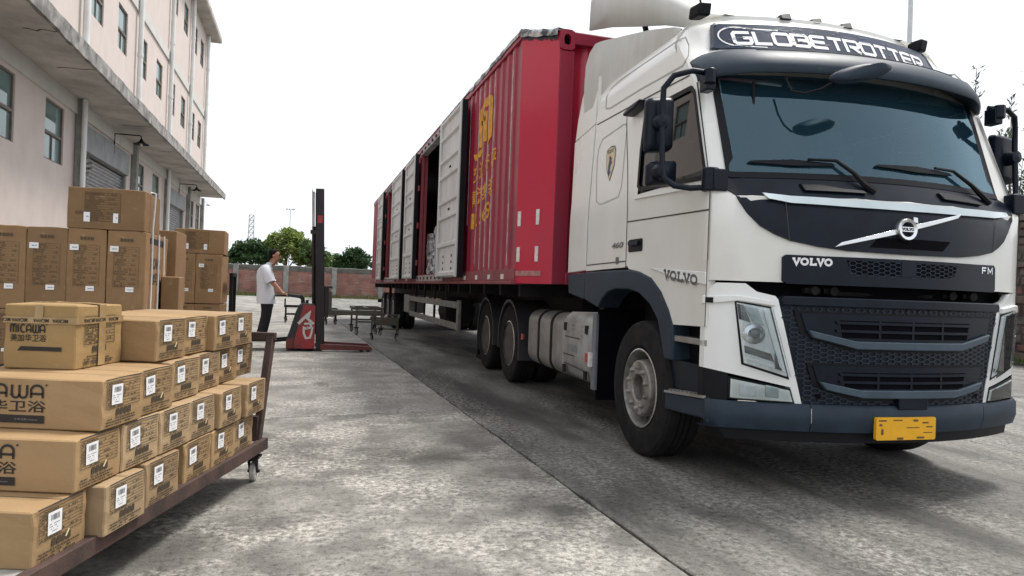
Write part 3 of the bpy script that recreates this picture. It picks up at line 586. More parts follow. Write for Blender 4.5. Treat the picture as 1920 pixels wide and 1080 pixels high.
# ------------------------------------------------------------------ flanks
for s_, sd in ((-1, sdL), (1, sdR)):
    rev = (lambda P: P) if s_ < 0 else (lambda P: list(reversed(P)))
    dl = [(-1.0, 1.49), (.27, 1.49), (.22, 1.455), (.01, 1.43), (-.2, 1.38), (-.37, 1.28), (-.5, 1.15), (-.57, 1.05), (-1.0, 1.06)]
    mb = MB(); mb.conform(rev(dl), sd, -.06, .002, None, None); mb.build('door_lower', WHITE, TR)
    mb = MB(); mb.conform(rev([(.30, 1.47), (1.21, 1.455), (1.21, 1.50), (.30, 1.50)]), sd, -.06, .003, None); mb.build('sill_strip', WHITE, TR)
    # seams drawn as fine recessed-looking dark gaps
    mb = MB()
    for P in ([(.285, 1.46), (.29, 1.85), (.29, 1.95), (.36, 2.3), (.44, 2.6), (.46, 2.69), (.47, 2.79)], [(-1.0, 1.06), (-1.005, 1.95)], [(1.17, 2.841), (.22, 2.82), (-.60, 2.792)], [(.29, 1.842), (-1.0, 1.81)], [(.30, 1.66 - .14), (1.2, 1.53 - .02)]):
        mb.ribbon(P, .010, sd, .0035)
    mb.build('panel_seams', SEAM, TR, smooth=False)
    def outline(P, w=.012): m_ = MB(); m_.ribbon(P, w, sd, .003, closed=True); return m_
    outline([(.98, 2.95), (1.0, 3.06), (.92, 3.12), (.76, 3.15), (.3, 3.145), (-.35, 3.13), (-.48, 3.10), (-.55, 3.02), (-.56, 2.94), (-.48, 2.895), (.2, 2.92), (.88, 2.925)], .013).build('pressed_outline', mat('pressed_edge', (.42, .42, .40), .5, var=.1), TR, smooth=False)
    outline([(1.03, 2.10), (1.07, 2.3), (1.10, 2.50), (1.08, 2.60), (1.0, 2.67), (.53, 2.70), (.47, 2.69), (.45, 2.64), (.455, 2.4), (.46, 2.16), (.51, 2.075), (.93, 2.055)], .011).build('pressed_outline', MATS['pressed_edge'], TR, smooth=False)
    # window
    wp = [(.12, 2.12), (.08, 2.085), (-.4, 2.055), (-.89, 2.03), (-.925, 2.06), (-.86, 2.216), (-.69, 2.65), (-.63, 2.695), (-.3, 2.70), (.02, 2.705), (.10, 2.66), (.125, 2.4)]
    mb = MB(); mb.add([sd(y, z, -.012) for y, z in [(.13, 2.03), (-.96, 2.03), (-.70, 2.72), (.13, 2.72)]], [(0, 1, 2, 3)]); mb.build('door_window', SIDEGLASS, TR, smooth=False)
    mb = MB(); mb.ribbon(wp, .035, sd, .004, closed=True); mb.build('window_seal', BLACK, TR, smooth=False)
    mb = MB(); mb.conform(rev([(.15, 2.01), (-.93, 1.965), (-.93, 1.985), (.15, 2.035)]), sd, 0, .014, None); mb.build('window_ledge', WHITE_CLEAN, TR, bevel=.004)
    # handle, badges
    mb = MB(); mb.conform(rev(rrect(-.02, .24, 1.59, 1.69, .02)), sd, 0, .006, None); hd = mb.build('door_handle', BLACK, TR)
    mb = MB(); mb.conform(rev(rrect(.02, .20, 1.64, 1.675, .012)), sd, .006, .03, None); mb.build('handle_grip', NAVY, hd)
    mb = MB(); mb.conform(rev([(-.19, 1.455), (-1.0, 1.41), (-1.0, 1.33), (-.62, 1.37)]), sd, .002, .014, None); bd = mb.build('door_badge_strip', WHITE_CLEAN, TR, bevel=.003)
    fu = (lambda u, v, t: sd(-u, v, t)) if s_ < 0 else (lambda u, v, t: sd(u - 1.35, v, t))
    mb = MB(); strokes(mb, ['sV', 'sO', 'sL', 'sV', 'sO'], .43, .90, 1.37, 1.43, lambda u, v, t: fu(u, v - .10 * (u - .43) + .005, t), .016, .018, .14); mb.build('lettering', mat('badge_grey', (.16, .16, .17), .3, .6, var=.1), bd, smooth=False)
    mb = MB(); put_text(mb, '460', -.60, -.36, 1.635, 1.685, fu, .005, .02, .02); mb.build('lettering', MATS['badge_grey'], TR, smooth=False)
    mb = MB(); mb.conform(rev(rrect(.44, .49, 1.50, 1.56, .01)), sd, 0, .008, None); mb.build('fuel_flap_lock', MATS['badge_grey'], TR)
    # shield decal
    sh = [(.87, 2.49), (.86, 2.535), (.77, 2.562), (.68, 2.548), (.65, 2.506), (.655, 2.371), (.74, 2.242), (.85, 2.371)]
    mb = MB(); mb.conform(rev(sh), sd, 0, .003, None); de = mb.build('shield_decal', mat('decal_border', (.14, .12, .12), .4, var=.1), TR)
    mb = MB(); mb.conform(rev([(.76 + (y - .76) * .88, 2.41 + (z - 2.41) * .90) for y, z in sh]), sd, .003, .005, None); mb.build('decal_field', mat('decal_cream', (.60, .50, .33), .4, var=.15), de)
    mb = MB(); put_text(mb, 'VOLVO', -.84, -.69, 2.495, 2.53, fu, .006, .02); mb.build('lettering', INK, de, smooth=False)
    mb = MB(); mb.add([sd(y + .06, z + .012, .0065) for y, z in ((.70, 2.46), (.66, 2.43), (.67, 2.40), (.64, 2.40), (.68, 2.37), (.69, 2.33), (.67, 2.31), (.71, 2.27), (.735, 2.32), (.73, 2.38), (.715, 2.42), (.725, 2.45))], [tuple(range(12))]); mb.build('decal_figure', mat('decal_figure_ink', (.05, .06, .12), .5, var=.3), de, smooth=False)
    # wheel-arch flare and skirt
    ao = [(-.57, 1.04), (-.5, 1.15), (-.37, 1.28), (-.2, 1.38), (.01, 1.43), (.22, 1.45), (.55, 1.45), (1.2, 1.445), (1.215, 1.445), (1.215, 1.19), (1.1, 1.165), (.86, 1.12), (.77, 1.2), (.65, 1.26), (.48, 1.29), (.2, 1.29), (-.0, 1.26), (-.2, 1.18), (-.34, 1.07), (-.42, .90), (-.46, .80), (-.60, .80)]
    mb = MB(); mb.conform(rev(ao), sd, -.20, .012, None); mb.build('wheel_arch', BUMPER, TR, bevel=.012)
    mb = MB(); mb.conform(rev([(1.235, 1.445), (1.73, 1.425), (1.70, 1.24), (1.30, 1.19), (1.235, 1.19)]), sd, -.05, .004, None); mb.build('side_skirt', BUMPER, TR, bevel=.01)
    # rear side fairing
    fl = [(1.235, 1.462), (1.735, 1.445), (1.73, 2.165), (1.79, 2.79), (1.225, 2.85)]
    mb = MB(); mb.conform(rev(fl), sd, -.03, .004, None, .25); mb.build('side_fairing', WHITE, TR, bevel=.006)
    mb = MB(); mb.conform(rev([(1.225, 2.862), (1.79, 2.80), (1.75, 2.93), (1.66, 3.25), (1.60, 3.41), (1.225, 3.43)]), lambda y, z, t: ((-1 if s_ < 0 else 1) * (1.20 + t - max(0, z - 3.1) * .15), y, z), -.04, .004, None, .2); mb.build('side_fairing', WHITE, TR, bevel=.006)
    mb = MB(); mb.conform(rev([(1.56, 3.0), (1.60, 3.43), (1.64, 3.54), (1.59, 3.66), (1.46, 3.71), (.93, 3.61), (.27, 3.43), (-.18, 3.29), (-.1, 3.0)]), lambda y, z, t: ((-1 if s_ < 0 else 1) * (1.12 + t - max(0, z - 3.36) * .15 + max(0, min(1, (y - 1.0) * 4)) * .075), y, z), -.05, .006, .12, .1); mb.build('roof_side_fairing', WHITE_ROOF, TR)
    # steps
    mb = MB(); mb.box(*sorted((s_ * 1.0, s_ * 1.13)), -1.0, -.48, .45, 1.06); mb.build('step_well', BLACK, TR)
    mb = MB(); mb.box(*sorted((s_ * 1.10, s_ * 1.24)), -1.0, -.57, .948, .972).box(*sorted((s_ * 1.225, s_ * 1.245)), -1.0, -.57, .935, .975); mb.build('upper_step', ALU, TR, bevel=.004)
    mb = MB(); mb.conform(rev([(-1.02, .615), (-1.0, .60), (-.46, .565), (-.46, .44), (-.98, .47), (-1.04, .45)]), sd, -.13, -.01, None); mb.build('step_skirt', BUMPER, TR, bevel=.01)
    mb = MB(); mb.conform(rev([(-1.0, .602), (-.47, .562), (-.47, .578), (-1.0, .62)]), sd, -.24, .004, None)
    for k in range(9): y = -.97 + .055 * k; z_ = .609 - (y + 1.0) * .0755 + .008; mb.box(*sorted((s_ * 1.03, s_ * 1.24)), y, y + .012, z_, z_ + .012)
    mb.build('lower_step', ALU, TR)
    mb = MB(); mb.conform(rev([(-1.0, .625), (-.47, .60), (-.47, .80), (-1.0, .80)]), sd, -.10, -.05, None); mb.build('step_riser', NAVY, TR)
    # wing mirrors: two-housing arm
    X = s_ * 1.0; k_ = 1.0 if s_ < 0 else .80
    mx = lambda x: s_ * (1.25 + (x - 1.25) * k_)
    mb = MB(); mb.tube([(mx(1.15), -.80, 2.75), (mx(1.32), -.84, 2.74), (mx(1.44), -.82, 2.70), (mx(1.495), -.79, 2.62), (mx(1.50), -.79, 2.48), (mx(1.50), -.81, 2.12), (mx(1.49), -.83, 2.02), (mx(1.44), -.88, 1.965), (mx(1.35), -.93, 1.95), (mx(1.2), -1.0, 1.96)], .020, 10)
    ar = mb.build('mirror_arm', NAVY, TR)
    mb = MB(); mb.tube([(mx(1.24), -.98, 1.93), (mx(1.24), -.98, 2.08)], .055, 12); mb.obox((mx(1.20), -1.0, 2.0), (.05, 0, 0), (0, .045, 0), (0, 0, .07)); mb.build('arm_bracket', NAVY, ar, bevel=.008); mb = MB(); mb.tube([(mx(1.2), -.86, 2.66), (mx(1.2), -.86, 2.76)], .04, 10); mb.obox((mx(1.19), -.82, 2.68), (.035, 0, 0), (0, .05, 0), (0, 0, .06)); mb.build('arm_bracket', NAVY, ar, bevel=.008)
    def housing(nm, x, y, z, w, h, d):
        m_ = MB(); P = rrect(-w, w, -h, h, min(w, h) * .35, 5); n_ = len(P); vs = []
        for sc_, dd in ((.80, -d), (.97, -d * .6), (1.0, 0), (1.0, d * .25)):
            vs += [(x + p[0] * sc_, y + dd, z + p[1] * sc_ + p[0] * .12 * s_ * -1) for p in P]
        m_.add(vs, [(i * n_ + k, i * n_ + (k + 1) % n_, (i + 1) * n_ + (k + 1) % n_, (i + 1) * n_ + k) for i in range(3) for k in range(n_)] + [tuple(range(n_)), tuple(3 * n_ + k for k in range(n_))])
        h_ = m_.build(nm, NAVY, TR, angle=50)
        m2 = MB(); m2.conform(rrect(x - w * .88, x + w * .88, z - h * .9, z + h * .9, .03), lambda u, v, t: (u, y + d * .25 + t, v), .002, .004, None); m2.build('mirror_glass', CHROME, h_)
        m3 = MB(); m3.lathe([(.0, -d - .085), (.045, -d - .075), (.055, -d - .03), (.055, -d + .03)], (x + (mx(1.50) - x) * .9, y, z), 'y', 14); m3.build('mirror_pivot', NAVY, h_)
    housing('mirror_housing', mx(1.475), -.68, 2.40, .098, .185, .06)
    housing('wide_angle_mirror', mx(1.455), -.70, 2.07, .105, .082, .05)
    # awning-type side lamp over the door
    mb = MB(); mb.conform(rev([(.34, 2.735), (.32, 2.71), (.11, 2.73), (.0, 2.765), (.03, 2.78), (.21, 2.77)]), sd, 0, .10, None, None); mb.build('kerb_mirror', NAVY, TR, bevel=.018, seg=3)
    # marker lamp at the roof corner
    mb = MB(); mb.obox((-1.07 if s_ < 0 else .93, -.46 if s_ < 0 else -.36, 3.31 if s_ < 0 else 3.325), (.045, .01 * s_, 0), (-.01, .06, 0), (0, -.01, .045)); mb.build('roof_marker_lamp', BLACK, TR, bevel=.015)
    # mudguard flap behind front wheel
    mb = MB(); mb.box(*sorted((s_ * 1.20, s_ * 1.235)), .955, 1.04, .36, 1.06); mb.build('mudguard_edge', mat('mudguard_grey', (.16, .165, .18), .6, var=.3), TR, bevel=.008)
    mb = MB(); mb.box(*sorted((s_ * .75, s_ * 1.20)), .97, 1.0, .27, 1.1); mb.build('mud_flap', DEEP, TR)
# visor
sec = [(-.72, 3.005), (-.80, 3.0), (-.93, 2.955), (-1.03, 2.895), (-1.085, 2.82), (-1.10, 2.775), (-1.09, 2.755), (-1.06, 2.76), (-.99, 2.80), (-.88, 2.85)]
us = [-1.19, -1.17, -1.12, -1.05] + [-1.0 + .1 * i for i in range(21)] + [1.05, 1.12, 1.17, 1.19]
def vis(x, k):
    y, z = sec[int(k)]; e = max(0, abs(x) - .85) / .34
    return (x, y + .2 * x * x + .10 * e * e - (.0), z + (-.03 * e * e if k > 3 else -.05 * e * e))
mb = MB(); mb.grid(vis, us, range(len(sec))); n_ = len(us); N_ = len(sec)
mb.f.append([k * n_ for k in range(N_)]); mb.f.append([k * n_ + n_ - 1 for k in reversed(range(N_))])
vz = mb.build('sun_visor', BUMPER, TR, angle=50)
mb = MB(); mb.tube([tuple(Vector(vis(x, 2)) + Vector((0, -.006, -.004))) for x in [-.82 + .082 * i for i in range(21)]], .007, 6); mb.build('visor_trim', BLACK, vz)
# globetrotter sign
sp = [(-1.0, 3.035), (1.0, 3.035), (.99, 3.06), (.95, 3.235), (.92, 3.255), (-.92, 3.255), (-.95, 3.235), (-.99, 3.06)]
mb = MB(); mb.conform(sp, fr, 0, .016, .08); sg = mb.build('roof_sign', SIGNBLUE, TR)
mb = MB(); mb.ribbon(sp, .022, fr, .020, closed=True); mb.build('sign_frame', BUMPER, sg, smooth=False)
mb = MB(); strokes(mb, list('GLOBETROTTER'), -.83, .82, 3.07, 3.185, fr, .0185, .026, .22); mb.build('lettering', SIGNWHITE, sg, smooth=False)
mb = MB(); mb.ribbon(arc(-.80, 3.14, .13, 60, 250, 14, .085), .010, fr, .019); mb.ribbon([(-.735, 3.214), (-.5, 3.205)], .010, fr, .019); mb.ribbon([(-.84, 3.06), (-.62, 3.048)], .008, fr, .019); mb.build('sign_swoosh', SIGNWHITE, sg, smooth=False)
mb = MB(); rnd = random.Random(3)
for k in range(46):
    x = rnd.uniform(-.9, .9); z = rnd.choice([3.05, 3.06, 3.19, 3.2, 3.215, 3.23, 3.12]) + rnd.uniform(-.01, .01); w = rnd.uniform(.02, .09)
    mb.ribbon([(x, z), (x + w * .5, z + rnd.uniform(-.008, .008)), (x + w, z + rnd.uniform(-.008, .008))], rnd.uniform(.003, .007), fr, .0195)
tag(mb.build('peeling_scraps', mat('peeling_film', (.10, .13, .17), .5, var=.8, scale=30), sg, smooth=False), kind='stuff')
for x in (-.34, -.07, .20):
    mb = MB(); mb.add([(x - .045, -.45, 3.355), (x + .045, -.45, 3.355), (x + .045, -.28, 3.36), (x - .045, -.28, 3.36), (x - .028, -.40, 3.405), (x + .036, -.43, 3.415), (x + .036, -.33, 3.41), (x - .028, -.32, 3.40)], [(0, 1, 5, 4), (1, 2, 6, 5), (2, 3, 7, 6), (3, 0, 4, 7), (4, 5, 6, 7), (0, 3, 2, 1)]); mb.build('roof_marker_lamp', BLACK, TR, bevel=.008)
# front mirror on its wire stalk
mb = MB(); P = arc(0, 0, .21, 0, 360, 20, .055)[:-1]
vs = []
for d, s2 in ((-.05, .6), (-.02, .95), (.02, 1), (.045, .7)): vs += [(-.37 + p[0] * s2 * .98, -1.27 + d - .10 * p[0], 2.705 + p[1] * s2 + p[0] * .22) for p in P]
mb.add(vs, [(i * 20 + k, i * 20 + (k + 1) % 20, (i + 1) * 20 + (k + 1) % 20, (i + 1) * 20 + k) for i in range(3) for k in range(20)] + [tuple(range(20)), tuple(60 + k for k in range(20))])
fm = mb.build('front_mirror', BUMPER, TR, angle=60)
mb = MB(); mb.tube([(-.52, -1.25, 2.66), (-.60, -1.20, 2.60), (-.66, -1.12, 2.585), (-.70, -1.03, 2.62), (-.71, -.98, 2.72)], .008, 6); mb.build('mirror_stalk', BLACK, fm)
# wipers
for x0, x1, xa, za, zb in ((-.97, -.43, -.225, 1.96, 2.145), (-.14, .53, .86, 1.975, 2.155)):
    mb = MB(); mb.tube([fr(xa, za, .03), fr(xa - .06, za + .05, .05), fr((x1 + xa) / 2, (za + zb) / 2 + .03, .055), fr(x1, zb + .02, .05), fr(x1 - .18, zb + .022, .045)], [.022, .020, .014, .011, .009], 6)
    wi = mb.build('wiper_arm', BLACK, TR)
    mb = MB(); mb.conform([(x0, zb - .005), (x0 + .02, zb + .008), ((x0 + x1) / 2, zb + .02), (x1 - .02, zb + .004), (x1, zb - .012), ((x0 + x1) / 2, zb - .022)], fr, .02, .035, .06); mb.build('wiper_blade', BLACK, wi)
for x0 in (-.70, .30):
    mb = MB(); mb.conform([(x0, 1.945), (x0 + .40, 1.94), (x0 + .38, 1.965), (x0 + .25, 1.972), (x0 + .12, 1.995), (x0, 1.995)], fr, .012, .045, .08); mb.build('grab_handle', BLACK, TR, bevel=.006)
# roof air deflector (curved shell on the cab roof)
ysec = [(-.33, 3.345, 3.37, .70), (-.05, 3.36, 3.52, .86), (.3, 3.50, 3.78, .98), (.75, 3.64, 4.05, 1.05), (1.2, 3.79, 4.26, 1.10), (1.6, 3.93, 4.44, 1.13)]
mb = MB(); n_ = 21
for y, zb, zt, hw in ysec:
    for k in range(n_):
        a = pi * k / (n_ - 1); ca, sa = cos(a), sin(a); q = lambda v, e: math.copysign(abs(v) ** e, v)
        mb.v.append((-hw * q(ca, .22), y + .10 * (1 - sa) * (y > 1.5), zb + (zt - zb) * q(sa, .32)))
for i in range(len(ysec) - 1):
    for k in range(n_ - 1): mb.f.append([i * n_ + k, i * n_ + k + 1, (i + 1) * n_ + k + 1, (i + 1) * n_ + k])
o = mb.build('roof_deflector', WHITE_ROOF, TR, angle=60); sm = o.modifiers.new('shell', 'SOLIDIFY'); sm.thickness = .02; sm.offset = -1
for x in (-.7, .7):
    MB().bar((x, 1.0, 3.3), (x, 1.3, 3.9), .04, .04).build('deflector_bracket', CHASSIS, TR); MB().bar((x, .2, 3.3), (x, .6, 3.6), .04, .04).build('deflector_bracket', CHASSIS, TR)
mb = MB(); mb.tube([(-1.02, -.40, 3.32), (-1.03, -.38, 3.45)], .008, 6); mb.tube([(-1.03, -.38, 3.45), (-1.05, -.32, 4.4)], .003, 5); mb.build('radio_aerial', BLACK, TR)
# ------------------------------------------------------------------ chassis, wheels, tank
mb = MB(); mb.box(-.74, .74, -1.05, 1.3, .55, 1.44); mb.box(-.52, -.42, 1.2, 7.0, .78, 1.05).box(.42, .52, 1.2, 7.0, .78, 1.05).box(-.5, .5, 3.9, 6.3, .55, 1.0).box(-.3, .3, 1.2, 4, .6, 1.0)
mb.tube([(-1.0, 0, .525), (1.0, 0, .525)], .10, 10).tube([(-1.0, 4.2, .525), (1.0, 4.2, .525)], .12, 10).tube([(-1.0, 5.7, .525), (1.0, 5.7, .525)], .12, 10)
mb.box(-1.10, 1.10, 1.1, 1.22, .95, 1.42)
mb.build('chassis', CHASSIS, TR)
mb = MB(); mb.box(-.45, .45, 4.3, 5.4, 1.10, 1.18); mb.lathe([(.05, 1.12), (.45, 1.14), (.45, 1.22), (.05, 1.22)], (0, 4.85, 0), 'z', 24); mb.build('fifth_wheel', CHASSIS, TR)
mb = MB(); mb.box(-1.05, 1.05, 1.22, 1.30, 1.1, 3.1); mb.box(-.9, .9, 1.30, 1.55, 1.1, 1.9); mb.build('cab_rear_stack', CHASSIS, TR)
def tyre_prof(R=.525, w=.15, ri=.30):
    return [(ri, -w * .80), (ri + .03, -w * .95), (R - .10, -w * 1.0), (R - .03, -w * .93), (R - .008, -w * .80), (R, -w * .6), (R, -w * .32), (R - .016, -w * .31), (R - .016, -w * .26), (R, -w * .25), (R, -w * .02), (R - .016, -w * .01), (R - .016, w * .04), (R, w * .05), (R, w * .26), (R - .016, w * .27), (R - .016, w * .32), (R, w * .33), (R, w * .6), (R - .008, w * .80), (R - .03, w * .93), (R - .10, w), (ri + .03, w * .95), (ri, w * .80)]
def wheel(par, x, y, side, kind, steer=0, R=.525, w=.15):
    """side -1: outer face towards -x"""
    W = bpy.data.objects.new('wheel', None)
    M = lambda mb: setattr(mb, 'v', [(x + side * a * 1.0 * cos(steer) - b * sin(steer) * side * 0 + 0, y + b + side * a * sin(steer) * 0, c) for a, b, c in mb.v]) or mb
    z = R
    if kind == 'front':
        prof = [(.30, .125), (.306, .135), (.296, .14), (.285, .12), (.278, .04), (.268, .012), (.205, .056), (.20, .085)]
        mb = MB(); mb.lathe(prof, (0, 0, z), 'x', 40); mb.f = [f for f in mb.f if len(f) == 4]
        rim = M(mb).build('wheel', RIM, par, angle=40)
        mb = MB(); mb.lathe([(.100, .06), (.103, .140), (.110, .148), (.202, .148), (.214, .138), (.224, .06)], (0, 0, z), 'x', 32); mb.f = [f for f in mb.f if len(f) == 4]; mb.lathe([(.001, .09), (.101, .09)], (0, 0, z), 'x', 24)
        for k in range(10):
            a = 2 * pi * (k + .5) / 10; mb.lathe([(.018, .146), (.018, .166), (.012, .178), (.001, .18)], (0, .158 * cos(a), z + .158 * sin(a)), 'x', 8)
        M(mb).build('hub', RIM, rim)
        mb = MB()
        for k in range(10):
            a = 2 * pi * k / 10; n2 = 10; c0 = Vector((0, .246 * cos(a), z + .246 * sin(a))); rr = Vector((0, cos(a), sin(a))); tt = Vector((0, -sin(a), cos(a)))
            mb.add([c0 + rr * .022 * cos(2 * pi * q / n2) + tt * .030 * sin(2 * pi * q / n2) + Vector((.0315 - .70 * .022 * cos(2 * pi * q / n2), 0, 0)) for q in range(n2)], [tuple(range(n2))])
        M(mb).build('hand_hole', DEEP, rim, smooth=False)
        mb = MB(); mb.lathe([(.296, .141), (.3065, .137)], (0, 0, z), 'x', 40); mb.f = [f for f in mb.f if len(f) == 4]; M(mb).build('rim_lip', RIMLIP, rim)
    else:
        prof = [(.30, .125), (.306, .135), (.294, .14), (.284, .11), (.276, -.06), (.262, -.10), (.22, -.095), (.17, -.08), (.168, -.04), (.12, -.04), (.115, .05), (.10, .06), (.001, .06)]
        mb = MB(); mb.lathe(prof, (0, 0, z), 'x', 36); rim = M(mb).build('wheel', RIMDARK, par, angle=40)
        mb = MB()
        for k in range(10):
            a = 2 * pi * (k + .5) / 10; mb.lathe([(.018, -.05), (.018, -.015), (.001, -.01)], (0, .145 * cos(a), z + .145 * sin(a)), 'x', 8)
        M(mb).build('wheel_nuts', RIM, rim)
        mb = MB(); mb.lathe([(.294, .141), (.307, .136)], (0, 0, z), 'x', 40); mb.f = [f for f in mb.f if len(f) == 4]; M(mb).build('rim_lip', RIMLIP, rim)
    mb = MB(); mb.lathe(tyre_prof(R, w), (0, 0, z), 'x', 48); mb.f = [f for f in mb.f if len(f) == 4]
    M(mb).build('tyre', RUBBER, rim, angle=30)
    if kind == 'dual':
        mb = MB(); mb.lathe(tyre_prof(R, w), (-.33, 0, z), 'x', 40); mb.f = [f for f in mb.f if len(f) == 4]; M(mb).build('inner_tyre', RUBBER, rim, angle=30)
    return rim
for s_ in (-1, 1):
    wheel(TR, s_ * 1.09, 0, s_, 'front')
    for y in (4.2, 5.7): wheel(TR, s_ * 1.09, y, s_, 'dual')
for s_ in (-1, 1):
    for y in (4.2, 5.7):
        P = arc(y, .525, .60, 188, -8, 22); Q = arc(y, .525, .575, -8, 188, 22)
        if y < 5: P = [(y - .62, .30)] + P[0:][::1]; P = [(y - .60, .35)] + arc(y, .525, .60, 180, 0, 22) + [(y + .60, .42)]; Q = [(y + .55, .42)] + arc(y, .525, .56, 0, 180, 22) + [(y - .555, .35)]
        else: P = [(y - .60, .42)] + arc(y, .525, .60, 180, 0, 22) + [(y + .62, .25)]; Q = [(y + .585, .25)] + arc(y, .525, .56, 0, 180, 22) + [(y - .555, .42)]
        poly = P + Q
        mb = MB(); mb.prism(poly, lambda u, v, t: (s_ * t, u, v), .72, 1.245); mb.build('mudguard', mat('mudguard_black', (.030, .031, .036), .55, var=.3), TR)
    mb = MB(); mb.box(*sorted((s_ * .70, s_ * 1.22)), 6.30, 6.33, .16, .75); mb.build('rear_mud_flap', DEEP, TR)
# fuel tank on the near side with straps and plastic cover
def rsec(x0, x1, z0, z1, r): return rrect(x0, x1, z0, z1, r, 6)
mb = MB(); mb.prism(rsec(-1.235, -.60, .37, 1.03, .15), lambda x, z, t: (x, t, z), 1.86, 3.22); tk = mb.build('fuel_tank', ALU, TR, bevel=.03, seg=3)
for y in (2.24, 2.72):
    mb = MB(); mb.prism(rsec(-1.245, -.59, .36, 1.04, .155), lambda x, z, t: (x, t, z), y, y + .055); mb.build('tank_strap', CHASSIS, tk)
mb = MB(); mb.prism([(-1.235, .55), (-1.19, .42), (-1.1, .37), (-.6, .37), (-.6, 1.05), (-1.16, 1.05), (-1.225, 1.0), (-1.24, .9)], lambda x, z, t: (x, t, z), 1.06, 1.84); cv = mb.build('battery_cover', ALUCOVER, TR, bevel=.03, seg=3)
mb = MB(); fu = lambda u, v, t: (-1.238 - t, -u, v)
for P in ([(-1.80, .80), (-1.35, .80)], [(-1.80, .50 + .03), (-1.12, .50)], [(-1.84, .62), (-1.5, .62)]): mb.ribbon(P, .012, fu, .002)
mb.build('cover_groove', SEAM, cv, smooth=False)
mb = MB(); put_text(mb, 'VOLVO', -1.74, -1.42, .655, .735, lambda u, v, t: (-1.2385 - t, -u, v), .004, .03); mb.build('lettering', mat('embossed_grey', (.27, .27, .26), .5, var=.1), cv, smooth=False)
for y in (1.16, 1.78):
    for z in (.90, .47): MB().box(-1.252, -1.235, y - .03, y + .03, z - .04, z + .04).build('cover_latch', CHASSIS, cv)
mb = MB()
for k in range(3):
    for q in range(4): mb.box(-1.248, -1.236, 1.25 + .045 * q + (.18 if q > 1 else 0), 1.275 + .045 * q + (.18 if q > 1 else 0), .83 + .045 * k, .845 + .045 * k)
mb.build('cover_vents', ALUCOVER, cv)
mb = MB(); mb.box(-1.25, -1.225, 1.10, 1.17, .60, .68); mb.build('side_reflector', REFLR, TR); mb = MB(); mb.box(-1.265, -1.237, 1.0, 1.05, .57, .70); mb.build('reflector_bracket', REFLW, TR)
mb = MB(); mb.box(-1.24, -1.22, 3.44, 3.52, .63, .70); mb.build('side_reflector', REFLR, TR)
mb = MB(); mb.prism(rsec(.60, 1.235, .37, 1.03, .15), lambda x, z, t: (x, t, z), 1.1, 3.2); mb.build('air_tank', ALU, TR, bevel=.03)

# ------------------------------------------------------------------ ground: one sheet to the horizon, cast yard slabs on it
SLAB_L = concrete_mat('yard_concrete_worn', (.148, .140, .126), (.305, .292, .264), (.074, .069, .060), 1.0, bias=.55)
SLAB_LL = concrete_mat('yard_concrete_pale', (.195, .186, .170), (.315, .303, .280), (.130, .122, .110), .8, bias=.58)
SLAB_R = concrete_mat('yard_concrete_dark', (.080, .077, .070), (.185, .178, .162), (.036, .034, .031), .9, streaky=-62, bias=.56)
SLAB_RR = concrete_mat('yard_concrete_grey', (.11, .108, .10), (.21, .205, .19), (.075, .073, .068), .8, streaky=-70, bias=.60)
EARTH = concrete_mat('bare_ground', (.19, .18, .15), (.26, .25, .22), (.15, .145, .12), .3)
JOINTM = mat('joint_dirt', (.030, .028, .025), .95, var=.4, scale=12)
gm = MB(); gm.add([(-600, -60, -.06), (600, -60, -.06), (600, 900, -.06), (-600, 900, -.06)], [(0, 1, 2, 3)])
ground = tag(gm.build('ground', EARTH, None, smooth=False), kind='structure')
gj = MB(); gj.add([(-17.5, -9, -.028), (15.8, -9, -.028), (15.8, 61.8, -.028), (-17.5, 61.8, -.028)], [(0, 1, 2, 3)]); gj.build('slab_bed', JOINTM, ground, smooth=False)
colx = [-16.6, -12.1, -7.6, -3.1, 1.72, 6.05, 10.6, 15.2]
rowy = [-8.2, -3.1, 2.0, 6.95, 11.6, 16.6, 21.6, 26.6, 31.6, 36.6, 41.6, 46.6, 51.6, 56.6, 61.6]
rs = random.Random(11)
def jx(i, y):                                          # long joints run very slightly askew, with a ragged lip
    return colx[i] - .031 * (y - 2.0)
def cross(j, x, left):
    y = rowy[j]
    if j == 3: y = 6.95 + ((x - 1.5) * .155 if left else (x - 1.6) * .05)
    return y
